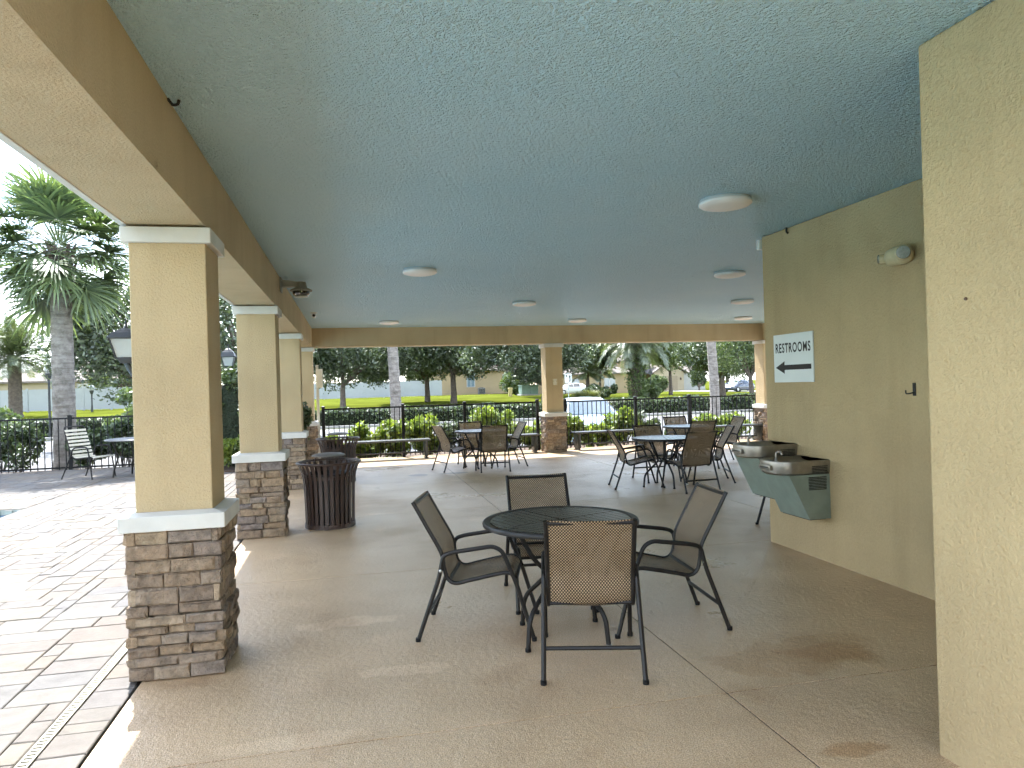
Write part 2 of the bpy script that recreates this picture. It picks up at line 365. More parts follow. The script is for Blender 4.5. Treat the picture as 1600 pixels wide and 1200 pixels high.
# ------------------------------------------------------------------ mesh helpers
class MB:
    def __init__(self): self.v = []; self.f = []; self.uv = None
    def quad(self, a, b, c, d):
        n = len(self.v); self.v += [tuple(a), tuple(b), tuple(c), tuple(d)]; self.f.append((n, n + 1, n + 2, n + 3)); return self
    def poly(self, pts):
        n = len(self.v); self.v += [tuple(p) for p in pts]; self.f.append(tuple(range(n, n + len(pts)))); return self
    def box(self, x0, x1, y0, y1, z0, z1):
        n = len(self.v)
        self.v += [(x0, y0, z0), (x1, y0, z0), (x1, y1, z0), (x0, y1, z0), (x0, y0, z1), (x1, y0, z1), (x1, y1, z1), (x0, y1, z1)]
        self.f += [(n, n + 3, n + 2, n + 1), (n + 4, n + 5, n + 6, n + 7), (n, n + 1, n + 5, n + 4), (n + 1, n + 2, n + 6, n + 5), (n + 2, n + 3, n + 7, n + 6), (n + 3, n, n + 4, n + 7)]
        return self
    def bbox(self, x0, x1, y0, y1, z0, z1, b=0.006):
        """box with chamfered edges"""
        bm = bmesh.new()
        bmesh.ops.create_cube(bm, size=1.0)
        for q in bm.verts:
            q.co = Vector((x0 if q.co.x < 0 else x1, y0 if q.co.y < 0 else y1, z0 if q.co.z < 0 else z1))
        bmesh.ops.bevel(bm, geom=list(bm.edges), offset=b, segments=2, affect='EDGES', profile=0.5)
        n = len(self.v); bm.verts.index_update()
        self.v += [tuple(q.co) for q in bm.verts]
        self.f += [tuple(n + q.index for q in f.verts) for f in bm.faces]
        bm.free(); return self
    def tube(self, path, r, seg=8, cap=True, r1=None):
        path = [Vector(p) for p in path]; N = len(path); n = len(self.v)
        up = None
        for i, p in enumerate(path):
            t = (path[min(i + 1, N - 1)] - path[max(i - 1, 0)]).normalized()
            if up is None:
                up = Vector((0, 0, 1)) if abs(t.z) < 0.9 else Vector((1, 0, 0))
            a = t.cross(up)
            if a.length < 1e-4: a = t.cross(Vector((0, 1, 0)))
            a.normalize(); b = a.cross(t).normalized(); up = b
            rr = r if r1 is None else r + (r1 - r) * i / max(1, N - 1)
            if hasattr(r, '__len__'): rr = r[i]
            for k in range(seg):
                th = 2 * PI * k / seg
                self.v.append(tuple(p + a * (rr * math.cos(th)) + b * (rr * math.sin(th))))
        for i in range(N - 1):
            for k in range(seg):
                k2 = (k + 1) % seg
                self.f.append((n + i * seg + k, n + i * seg + k2, n + (i + 1) * seg + k2, n + (i + 1) * seg + k))
        if cap:
            self.f.append(tuple(n + k for k in reversed(range(seg))))
            self.f.append(tuple(n + (N - 1) * seg + k for k in range(seg)))
        return self
    def lathe(self, prof, c=(0, 0, 0), seg=24, axis='z', close=False):
        n = len(self.v); N = len(prof)
        for (r, h) in prof:
            for k in range(seg):
                th = 2 * PI * k / seg; x, y = r * math.cos(th), r * math.sin(th)
                q = {'z': (x, y, h), 'y': (x, h, y), 'x': (h, x, y)}[axis]
                self.v.append((c[0] + q[0], c[1] + q[1], c[2] + q[2]))
        for i in range(N - 1):
            for k in range(seg):
                k2 = (k + 1) % seg
                self.f.append((n + i * seg + k, n + i * seg + k2, n + (i + 1) * seg + k2, n + (i + 1) * seg + k))
        if prof[0][0] > 1e-6 and close: self.f.append(tuple(n + k for k in reversed(range(seg))))
        if prof[-1][0] > 1e-6 and close: self.f.append(tuple(n + (N - 1) * seg + k for k in range(seg)))
        return self
    def prism(self, pts, d):
        """closed polygon pts (3d) pushed along vector d"""
        n = len(self.v); k = len(pts); d = Vector(d)
        self.v += [tuple(p) for p in pts] + [tuple(Vector(p) + d) for p in pts]
        self.f.append(tuple(range(n, n + k))); self.f.append(tuple(reversed(range(n + k, n + 2 * k))))
        for i in range(k):
            j = (i + 1) % k
            self.f.append((n + i, n + k + i, n + k + j, n + j))
        return self
    def loft(self, rings, closed=True, cap=True):
        n = len(self.v); k = len(rings[0])
        for r in rings: self.v += [tuple(p) for p in r]
        for i in range(len(rings) - 1):
            for j in range(k if closed else k - 1):
                j2 = (j + 1) % k
                self.f.append((n + i * k + j, n + i * k + j2, n + (i + 1) * k + j2, n + (i + 1) * k + j))
        if cap:
            self.f.append(tuple(n + j for j in reversed(range(k)))); self.f.append(tuple(n + (len(rings) - 1) * k + j for j in range(k)))
        return self
    def mesh(self, name, m, smooth=False):
        me = bpy.data.meshes.new(name); me.from_pydata(self.v, [], self.f); me.update()
        if m is not None: me.materials.append(M[m] if isinstance(m, str) else m)
        bm = bmesh.new(); bm.from_mesh(me); bmesh.ops.recalc_face_normals(bm, faces=list(bm.faces)); bm.to_mesh(me); bm.free()
        if smooth: smooth_mesh(me)
        return me
    def build(self, name, m, parent=None, smooth=False):
        return link(name, self.mesh(name, m, smooth), parent)

def smooth_mesh(me, angle=0.7):
    me.polygons.foreach_set('use_smooth', [True] * len(me.polygons))
    try: me.set_sharp_from_angle(angle=angle)
    except Exception: pass
def link(name, data, parent=None, loc=None, rz=None):
    o = bpy.data.objects.new(name, data); COL.objects.link(o)
    if parent is not None: o.parent = parent
    if loc is not None: o.location = loc
    if rz is not None: o.rotation_euler = (0, 0, rz)
    return o
def tag(o, label=None, cat=None, group=None, kind=None):
    if label: o['label'] = label
    if cat: o['category'] = cat
    if group: o['group'] = group
    if kind: o['kind'] = kind
    return o
def thing(name, label, cat, loc=(0, 0, 0), rz=0.0, group=None):
    o = link(name, None, None, loc, rz); o.empty_display_size = 0.1
    return tag(o, label, cat, group)
def structure(o): o['kind'] = 'structure'; return o
def copy_tree(o, parent=None):
    c = o.copy(); COL.objects.link(c); c.parent = parent
    for ch in list(o.children): copy_tree(ch, c)
    return c
def fillet(pts, r, n=5):
    """round the corners of a polyline"""
    pts = [Vector(p) for p in pts]; out = [pts[0]]
    for i in range(1, len(pts) - 1):
        a, b, c = pts[i - 1], pts[i], pts[i + 1]
        d1 = (a - b); d2 = (c - b); rr = min(r, d1.length * 0.48, d2.length * 0.48)
        p1 = b + d1.normalized() * rr; p2 = b + d2.normalized() * rr
        for k in range(n + 1):
            t = k / n; out.append(p1 * (1 - t) ** 2 + b * 2 * t * (1 - t) + p2 * t * t)
    out.append(pts[-1]); return out
def sm(t): t = max(0.0, min(1.0, t)); return t * t * (3 - 2 * t)
def ground_z(x, y):
    return -0.30 + sm((y - 38) / 26) * (0.90 - 0.60 * sm((x - 14) / 22))

def fast_mesh(name, V, F4, m):
    """V (n,3) array, F4 (k,4) int array -> mesh"""
    me = bpy.data.meshes.new(name)
    me.vertices.add(len(V)); me.vertices.foreach_set('co', np.asarray(V, dtype=np.float32).ravel())
    k = len(F4); me.loops.add(4 * k); me.loops.foreach_set('vertex_index', np.asarray(F4, dtype=np.int32).ravel())
    me.polygons.add(k)
    me.polygons.foreach_set('loop_start', np.arange(0, 4 * k, 4, dtype=np.int32))
    me.polygons.foreach_set('loop_total', np.full(k, 4, dtype=np.int32))
    me.update(calc_edges=True); me.validate()
    if m is not None: me.materials.append(M[m])
    return me
def leaves(P, size, aspect=0.5, flat=0.0, rng=RNG):
    """diamond leaves at points P; returns V, F"""
    n = len(P); a = rng.normal(size=(n, 3)); b = rng.normal(size=(n, 3))
    a[:, 2] *= (1 - flat); b[:, 2] *= (1 - flat)
    a /= np.linalg.norm(a, axis=1)[:, None] + 1e-9
    b -= (a * b).sum(1)[:, None] * a; b /= np.linalg.norm(b, axis=1)[:, None] + 1e-9
    s = size * rng.uniform(0.6, 1.4, n)[:, None]
    V = np.stack([P - a * s, P + b * s * aspect, P + a * s, P - b * s * aspect], 1).reshape(-1, 3)
    F = np.arange(4 * n).reshape(n, 4)
    return V, F
def cluster_points(centres, radii, n, rng=RNG, shell=0.55):
    idx = rng.integers(0, len(centres), n)
    d = rng.normal(size=(n, 3)); d /= np.linalg.norm(d, axis=1)[:, None]
    rr = rng.uniform(shell ** 3, 1.0, n) ** (1 / 3)
    return np.asarray(centres)[idx] + d * (rr * np.asarray(radii)[idx])[:, None]

# ================================================================== SETTING: ground
gx = list(np.concatenate([np.linspace(-400, -60, 8), np.linspace(-50, 70, 49), np.linspace(80, 420, 8)]))
gy = list(np.concatenate([np.linspace(-160, 30, 10), np.linspace(34, 90, 29), np.linspace(100, 900, 12)]))
mb = MB(); nx = len(gx)
mb.v = [(x, y, ground_z(x, y) - 0.05) for y in gy for x in gx]
mb.f = [(j * nx + i, j * nx + i + 1, (j + 1) * nx + i + 1, (j + 1) * nx + i) for j in range(len(gy) - 1) for i in range(nx - 1)]
structure(mb.build('ground', 'lawn', smooth=True))
def sheet(name, x0, x1, y0, y1, lift, m, nx=12, ny=6):
    b = MB(); xs = np.linspace(x0, x1, nx + 1); ys = np.linspace(y0, y1, ny + 1)
    b.v = [(x, y, ground_z(x, y) + lift) for y in ys for x in xs]
    b.f = [(j * (nx + 1) + i, j * (nx + 1) + i + 1, (j + 1) * (nx + 1) + i + 1, (j + 1) * (nx + 1) + i) for j in range(ny) for i in range(nx)]
    return structure(b.build(name, m))
sheet('parking_lot', -30, 45, 19.1, 36.6, -0.035, 'asphalt')
sheet('road', -120, 140, 41.5, 48.5, -0.033, 'asphalt', 60, 4)
sheet('sidewalk', -120, 140, 50.2, 51.7, 0.0, 'concrete', 60, 2)
sheet('driveway', 46.6, 50.6, 51.8, 104.8, -0.02, 'concrete', 2, 20)
structure(MB().bbox(-30, 45, 18.92, 19.08, -0.32, -0.19, 0.02).build('parking_kerb', 'concrete'))
structure(MB().bbox(-30, 45, 36.62, 36.78, -0.32, -0.19, 0.02).build('parking_kerb', 'concrete'))
structure(MB().box(12.02, 30, -6, 16.6, -0.34, -0.06).build('unseen_bounce_slab', 'concrete'))  # unseen concrete slab, added to bounce sunlight up to the ceiling
structure(MB().box(-14, 18, 16.72, 18.9, -0.34, -0.12).build('mulch_bed', 'mulch'))

# ================================================================== SETTING: floor slabs
XE = -1.158
floor = structure(link('floor', None))
MB().box(XE + 0.02, 12.0, -6.0, 16.66, -0.34, -0.006).build('slab_base', 'dark_gap', floor)
xs = [XE, 1.774, 4.71, 7.64, 10.58, 12.0]; ys = [-6.0, -2.61, 0.33, 3.266, 6.21, 9.15, 12.09, 15.03, 16.68]
G = 0.0045
for i in range(len(xs) - 1):
    for j in range(len(ys) - 1):
        MB().bbox(xs[i] + (0.008 if i == 0 else G), xs[i + 1] - G, ys[j] + G, ys[j + 1] - G, -0.0058, 0.0, 0.0015).build('floor_slab', 'floor', floor)

# ================================================================== SETTING: pool deck of pavers
POOLX, POOLY = -4.57, 11.62
deck = structure(link('pool_deck', None))
b = MB(); b.box(POOLX, XE - 0.012, -7, 17.45, -0.34, -0.062); b.box(-16, POOLX, POOLY, 17.45, -0.34, -0.062)
b.build('deck_bed', 'joint', deck)
U = 0.108
def pave(x0, x1, y0, y1, sizes):
    """random modular packing, returns list of rectangles"""
    nxu = int(round((x1 - x0) / U)); nyu = int(round((y1 - y0) / U)); used = np.zeros((nyu, nxu), bool); out = []
    for j in range(nyu):
        for i in range(nxu):
            if used[j, i]: continue
            opts = sizes[:]; random.shuffle(opts)
            for (w, h) in opts + [(2, 1), (1, 2), (1, 1)]:
                if i + w <= nxu and j + h <= nyu and not used[j:j + h, i:i + w].any():
                    used[j:j + h, i:i + w] = True
                    out.append((x0 + i * U, x0 + (i + w) * U, y0 + j * U, y0 + (j + h) * U)); break
    return out
DR0, DR1 = -1.436, -1.372
rects = pave(POOLX - 0.0, DR0, -3.0, 17.4, [(3, 2), (4, 2), (3, 3), (4, 3), (2, 2), (3, 2)])
rects = [r for r in rects] + pave(-10.2, POOLX, POOLY, 17.4, [(3, 2), (4, 2), (3, 3), (4, 3), (2, 2)])
y = -3.0
while y < 17.3:                                               # the course between drain and slab
    h = random.choice([0.11, 0.17, 0.22, 0.22, 0.30]); rects.append((DR1, XE - 0.009, y, min(y + h, 17.4))); y += h
def paver_verts(x0, x1, y0, y1):
    g = 0.003; c = 0.005; zt = random.uniform(-0.005, 0.0)
    x0 += g; x1 -= g; y0 += g; y1 -= g; t = [random.uniform(-0.0015, 0.0015) for _ in range(4)]
    lo = [(x0, y0, -0.06), (x1, y0, -0.06), (x1, y1, -0.06), (x0, y1, -0.06)]
    md = [(x0, y0, zt - c), (x1, y0, zt - c), (x1, y1, zt - c), (x0, y1, zt - c)]
    tp = [(x0 + c, y0 + c, zt + t[0]), (x1 - c, y0 + c, zt + t[1]), (x1 - c, y1 - c, zt + t[2]), (x0 + c, y1 - c, zt + t[3])]
    return [lo, md, tp]
def px_size(r):
    cx, cy = (r[0] + r[1]) / 2, (r[2] + r[3]) / 2
    if cy < 2.9 or cx < -0.43 * cy - 0.2: return 0
    return (r[1] - r[0]) * (r[3] - r[2]) / (cy * cy)
order = sorted(rects, key=px_size, reverse=True)
for r in order[:300]:
    MB().loft(paver_verts(*r)).build('paver', 'paver', deck)
b = MB()
for r in order[300:]: b.loft(paver_verts(*r))
o = b.build('paver_field', 'paver_i', deck); o['kind'] = 'stuff'
# pool behind the deck edge
pool = structure(link('pool', None))
MB().box(-16, POOLX - 0.02, -7, POOLY - 0.02, -0.34, -0.16).build('pool_water', 'water', pool)
xx = POOLX - 0.02
while xx > -6.6:
    MB().bbox(xx - 0.148, xx, POOLY - 0.012, POOLY + 0.001, -0.30, -0.085, 0.003).build('blue_tile', 'tile_blue', pool)
    MB().bbox(xx - 0.098, xx, POOLY - 0.020, POOLY + 0.001, -0.078, -0.02, 0.004).build('edge_tile', 'tile_tan', pool); xx -= 0.152
MB().box(-16, POOLX, POOLY - 0.002, POOLY + 0.01, -0.34, -0.012).build('pool_wall', 'tile_tan', pool)
# slot drain
dr = thing('channel_drain', 'cream slotted channel drain running between the deck pavers', 'drain', (0, 0, 0))
MB().box(DR0 + 0.004, DR1 - 0.004, -3, 17.4, -0.06, -0.016).build('channel', 'dark_gap', dr)
b = MB()
b.box(DR0 + 0.004, DR0 + 0.014, -3, 17.4, -0.02, -0.002); b.box(DR1 - 0.014, DR1 - 0.004, -3, 17.4, -0.02, -0.002)
y = -3.0
while y < 17.36: b.box(DR0 + 0.0142, DR1 - 0.0142, y, y + 0.019, -0.018, -0.0025); y += 0.032
o = b.build('grate', 'drain', dr); o['kind'] = 'stuff'

# ================================================================== SETTING: roof, ceiling, beams, walls
XB, ZB, ZC, YK = -0.766, 2.492, 2.888, 15.896
Y0 = 1.3
XR = 10.27
structure(MB().box(XB + 0.001, XR, Y0, YK - 0.001, ZC, ZC + 0.10).build('ceiling', 'ceiling'))
structure(MB().box(-1.63, XR + 0.9, Y0 - 0.45, 16.78, 2.99, 3.25).build('roof', 'shingle'))
b = thing('side_beam', 'long tan stucco beam along the pool side resting on the stone columns', 'beam')
MB().box(-1.167, XB, Y0, YK + 0.396, ZB, 2.989).build('beam_body', 'stucco_beam', b)
MB().bbox(-1.207, -1.168, Y0, YK + 0.43, ZB - 0.004, ZB + 0.09, 0.004).build('edge_trim', 'trim', b)
b = thing('back_beam', 'tan stucco beam across the far open end above the fence', 'beam')
MB().box(XB + 0.0005, XR - 0.4, YK, YK + 0.396, ZB - 0.002, 2.988).build('beam_body', 'stucco_beam', b)
MB().bbox(XB - 0.4, XR, YK + 0.398, YK + 0.434, ZB - 0.008, ZB + 0.08, 0.004).build('edge_trim', 'trim', b)
b = thing('far_side_beam', 'tan stucco beam turning the corner behind the restroom wall', 'beam')
MB().box(XR - 0.399, XR, 6.3, YK + 0.396, ZB - 0.001, 2.987).build('beam_body', 'stucco_beam', b)

b = thing('near_wall', 'nearest pale yellow stucco wall corner at the right edge', 'wall')
MB().bbox(2.294, 4.4, -6.0, 2.505, -0.02, 2.886, 0.012).build('wall_body', 'stucco_wall', b)
b = thing('restroom_wall', 'long yellow stucco wall carrying the restrooms sign', 'wall')
MB().bbox(3.847, 12.0, 2.40, 6.168, -0.02, 2.886, 0.012).build('wall_body', 'stucco_wall', b)

# ================================================================== columns
def stone_piece(x0, x1, z0, z1, depth):
    """one ledge stone: face in the xz plane, sticking out to -y by depth"""
    g = 0.0015; x0 += g; x1 -= g; z0 += g; z1 -= g; c = min(0.010, (z1 - z0) * 0.18)
    j = lambda a=0.0065: random.uniform(-a, a)
    back = [(x0, 0.012, z0), (x1, 0.012, z0), (x1, 0.012, z1), (x0, 0.012, z1)]
    edge = [(x0 + j(.002), -depth + c + j(), z0 + j(.003)), (x1 + j(.002), -depth + c + j(), z0 + j(.003)), (x1 + j(.002), -depth + c + j(), z1 + j(.002)), (x0 + j(.002), -depth + c + j(), z1 + j(.002))]
    xm = x0 + (x1 - x0) * random.uniform(0.3, 0.7)
    face = [(x0 + c + j(), -depth + j(), z0 + c), (x1 - c + j(), -depth + j(), z0 + c), (x1 - c + j(), -depth + j(), z1 - c), (x0 + c + j(), -depth + j(), z1 - c)]
    m = MB(); m.loft([back, edge, face], cap=False)
    n = len(m.v); m.v += [(xm, -depth - random.uniform(0, 0.009), z0 + c), (xm, -depth - random.uniform(0, 0.009), z1 - c)]
    m.f += [(8, n, n + 1, 11), (n, 9, 10, n + 1)]
    return m
def split_widths(L):
    out = []; left = L
    while left > 0.36:
        w = random.uniform(0.10, 0.27); out.append(w); left -= w
    if left > 0.26: w = left * random.uniform(0.35, 0.65); out += [w, left - w]
    else: out.append(left)
    random.shuffle(out); return out
SW = 0.397
def column(label, x, y, single, plates=True, zbase=0.0):
    """x, y: outer (-x, -y) corner of the shaft"""
    c = thing('stone_column', label, 'column', (x + SW / 2, y + SW / 2, 0), 0, 'pavilion columns')
    h = SW / 2
    MB().bbox(-h, h, -h, h, 0.905, 2.40, 0.006).build('shaft', 'stucco_col', c)
    MB().bbox(-h - 0.034, h + 0.034, -h - 0.034, h + 0.034, 2.394, ZB - 0.012, 0.005).build('cap', 'trim', c)
    o = 0.073; s = MB(); s.bbox(-h - o, h + o, -h - o, h + o, 0.813, 0.897, 0.005)
    s.loft([[(-h - o + .004, -h - o + .004, .896), (h + o - .004, -h - o + .004, .896), (h + o - .004, h + o - .004, .896), (-h - o + .004, h + o - .004, .896)],
            [(-h - .004, -h - .004, .912), (h + .004, -h - .004, .912), (h + .004, h + .004, .912), (-h - .004, h + .004, .912)]], cap=False)
    s.build('sill', 'trim', c)
    core = MB().box(-h - 0.012, h + 0.012, -h - 0.012, h + 0.012, 0.001, 0.82).build('stone_base', 'mortar', c)
    hs = []; z = 0.002
    while z < 0.735: t = random.choice([.046, .055, .064, .075, .09]) * random.uniform(.93, 1.07); hs.append(t); z += t
    k = 0.811 / sum(hs); hs = [t * k for t in hs]
    joined = MB(); z = 0.002
    for ci, ch in enumerate(hs):
        for fi in range(4):
            own = (fi % 2 == ci % 2); he = h + 0.012 + (0.034 if own else -0.0)
            u = -he
            for w in split_widths(2 * he):
                p = stone_piece(u, u + w, z, z + ch, random.uniform(0.020, 0.052)); u += w
                a = fi * PI / 2; R = Matrix.Rotation(a, 4, 'Z') @ Matrix.Translation((0, -h - 0.012, 0))
                p.v = [tuple(R @ Vector(q)) for q in p.v]
                if single: p.build('stone', 'stone', core)
                else:
                    n = len(joined.v); joined.v += p.v; joined.f += [tuple(n + q for q in f) for f in p.f]
        z += ch
    if not single:
        o = joined.build('stone_cladding', 'stone_i', core); o['kind'] = 'stuff'
    return c
CX = -1.167
column('nearest stone and stucco column with a black lantern on its far side', CX, 4.322, True)
column('second stone column on the pool side, behind the nearest one', CX, 8.155, True)
column('third stone column on the pool side, beside the far trash can', CX, 11.99, False)
column('corner stone column at the far left end of the fence', CX, YK - 0.002, False)
column('middle stone column standing between the two fence runs', 4.355, YK - 0.002, False)
column('far right stone column half hidden by the restroom wall corner', XR - SW, YK - 0.002, False)

# ================================================================== ceiling lights
LIGHTS = [((2.766, 4.9), 'largest white round ceiling light, nearest to the camera'),
          ((4.684, 8.24), 'white round ceiling light nearest to the restroom wall corner'),
          ((6.561, 11.15), 'third white round ceiling light along the right hand side'),
          ((8.36, 14.2), 'farthest right white round ceiling light close to the back beam'),
          ((0.803, 8.18), 'white round ceiling light on the left side of the ceiling'),
          ((2.775, 11.33), 'white round ceiling light in the middle of the ceiling'),
          ((4.66, 14.4), 'small far white ceiling light above the middle column'),
          ((0.784, 14.43), 'small far white ceiling light near the far left corner')]
rim_me = MB().lathe([(0.0, 0.0), (0.185, 0.0), (0.188, -0.004), (0.188, -0.018), (0.17, -0.02)], seg=40).mesh('light_rim', 'lightrim', True)
dif_me = MB().lathe([(0.186, -0.016), (0.193, -0.024), (0.192, -0.038), (0.175, -0.05), (0.13, -0.061), (0.07, -0.067), (0.001, -0.069)], seg=40).mesh('diffuser', 'opal', True)
for (x, y), lab in LIGHTS:
    t = thing('ceiling_light', lab, 'ceiling light', (x, y, ZC - 0.0005), 0, 'round ceiling lights')
    link('rim', rim_me, t); link('diffuser', dif_me, t)

# ================================================================== chairs and tables
RAIL = [(-.018, .847), (.068, .688), (.150, .535), (.166, .445), (.186, .375), (.235, .345), (.32, .362), (.44, .388), (.55, .406), (.595, .385), (.612, .348)]
def catmull(p, n=4):
    out = []
    for i in range(len(p) - 1):
        a, b, c, d = p[max(i - 1, 0)], p[i], p[i + 1], p[min(i + 2, len(p) - 1)]
        for k in range(n):
            t = k / n
            out.append(tuple(0.5 * ((2 * b[q]) + (-a[q] + c[q]) * t + (2 * a[q] - 5 * b[q] + 4 * c[q] - d[q]) * t * t + (-a[q] + 3 * b[q] - 3 * c[q] + d[q]) * t ** 3) for q in range(2)))
    out.append(p[-1]); return out
RP = catmull(RAIL)
YO = -0.355
def make_chair():
    root = link('patio_chair', None); root.empty_display_size = 0.1
    # sling with uv: u across, v along
    me = bpy.data.meshes.new('sling'); nu = 7; V = []; F = []; UV = []
    L = [0.0]
    for i in range(1, len(RP)): L.append(L[-1] + math.dist(RP[i], RP[i - 1]))
    for i, (s, z) in enumerate(RP):
        t0 = RP[max(i - 1, 0)]; t1 = RP[min(i + 1, len(RP) - 1)]; tl = math.dist(t0, t1); nrm = (-(t1[1] - t0[1]) / tl, (t1[0] - t0[0]) / tl)
        for k in range(nu):
            u = k / (nu - 1); sag = 0.014 * (1 - (2 * u - 1) ** 2)
            V.append(((u - 0.5) * 0.446, s + YO - nrm[0] * sag, z - nrm[1] * sag + 0.004)); UV.append((u * 0.446, L[i]))
    for i in range(len(RP) - 1):
        for k in range(nu - 1): F.append((i * nu + k, i * nu + k + 1, (i + 1) * nu + k + 1, (i + 1) * nu + k))
    me.from_pydata(V, [], F); uvl = me.uv_layers.new(name='UVMap')
    for lp in me.loops: uvl.data[lp.index].uv = UV[lp.vertex_index]
    me.materials.append(M['sling']); smooth_mesh(me, 1.5)
    link('sling', me, root)
    for sx in (-1, 1):
        b = MB(); b.tube([(sx * 0.228, s + YO, z) for s, z in RP], 0.0125, 8); b.build('side_rail', 'frame', root, True)
        pth = [(sx * .262, 0, 0.004), (sx * .252, .142, .40), (sx * .248, .166, .522), (sx * .250, .232, .541), (sx * .250, .475, .574), (sx * .250, .530, .545), (sx * .252, .612, .345), (sx * .258, .711, 0.004)]
        pth = [(a, s + YO, z) for a, s, z in pth]
        fr = MB().tube(fillet(pth, 0.055, 5), 0.0135, 8).build('arm_frame', 'frame', root, True)
        for q in (pth[0], pth[-1]):
            MB().lathe([(0.0001, 0.0), (0.0165, 0.0), (0.0165, 0.022), (0.0001, 0.024)], (q[0], q[1], 0), 10).build('foot_cap', 'blackmetal', fr, True)
        MB().lathe([(0.0001, 0), (0.010, 0.002), (0.006, 0.007), (0.0001, 0.008)], (sx * 0.262, .150 + YO, .43), 8, 'x').build('bolt', 'glide', fr, True)
    MB().tube([(-.257, .062 + YO, .165), (.257, .062 + YO, .165)], 0.0115, 8).build('stretcher', 'frame', root, True)
    MB().tube([(-.228, -.010 + YO, .832), (.228, -.010 + YO, .832)], 0.0105, 8).build('top_rail', 'frame', root, True)
    MB().tube([(-.228, .196 + YO, .362), (.228, .196 + YO, .362)], 0.0105, 8).build('seat_rail', 'frame', root, True)
    MB().tube([(-.250, .608 + YO, .352), (.250, .608 + YO, .352)], 0.0105, 8).build('front_rail', 'frame', root, True)
    return root
chair0 = make_chair(); _first = [True]
def chair(rx, ry, fx, fy, label, group):
    """rx, ry: midpoint between the rear feet; fx, fy: the way it faces"""
    l = math.hypot(fx, fy); fx /= l; fy /= l
    if _first[0]: o = chair0; _first[0] = False
    else: o = copy_tree(chair0)
    o.location = (rx - fx * YO, ry - fy * YO, 0); o.rotation_euler = (0, 0, math.atan2(-fx, fy))
    return tag(o, label, 'chair', group)
GN = 'chairs around the nearest table'
chair(1.183, 3.547, 0.27, 0.96, 'woven sling chair with its back to the camera at the nearest table', GN)
chair(0.437, 4.706, 0.958, -0.285, 'woven sling chair on the left of the nearest table, facing right', GN)
chair(2.270, 4.338, -0.996, 0.092, 'woven sling chair on the right of the nearest table, facing left', GN)
chair(1.395, 5.46, -0.10, -0.99, 'woven sling chair on the far side of the nearest table, facing the camera', GN)
GB = 'chairs around the far left table'
chair(1.545, 13.36, 0.93, 0.30, 'far left table, sling chair on its left side by the bench', GB)
chair(2.507, 12.73, 0.08, 0.99, 'far left table, sling chair with its back to the camera', GB)
chair(3.237, 13.66, -0.99, -0.08, 'far left table, sling chair on its right beside the middle column', GB)
chair(2.33, 14.42, 0.05, -1.0, 'far left table, sling chair behind it in front of the fence', GB)
GC = 'chairs around the far right front table'
chair(3.74, 10.12, 0.985, -0.17, 'front table by the fountain, sling chair on its left facing right', GC)
chair(4.69, 9.115, -0.06, 1.0, 'front table by the fountain, sling chair with its back to the camera', GC)
chair(5.62, 10.02, -0.93, 0.30, 'front table by the fountain, sling chair on its right seen past the basin', GC)
chair(4.68, 10.98, -0.05, -1.0, 'front table by the fountain, sling chair on its far side', GC)
GD = 'chairs around the rearmost right table'
chair(5.93, 11.46, 0.03, 1.0, 'rearmost right table, sling chair with its back to the camera', GD)
chair(6.22, 13.22, 0.0, -1.0, 'rearmost right table, sling chair behind it facing the camera', GD)
chair(7.12, 12.35, -1.0, 0.05, 'rearmost right table, sling chair on its right near the far column', GD)
chair(4.83, 6.56, -0.66, 0.75, 'sling chair mostly hidden around the restroom wall corner behind the fountain', 'single chair by the wall')

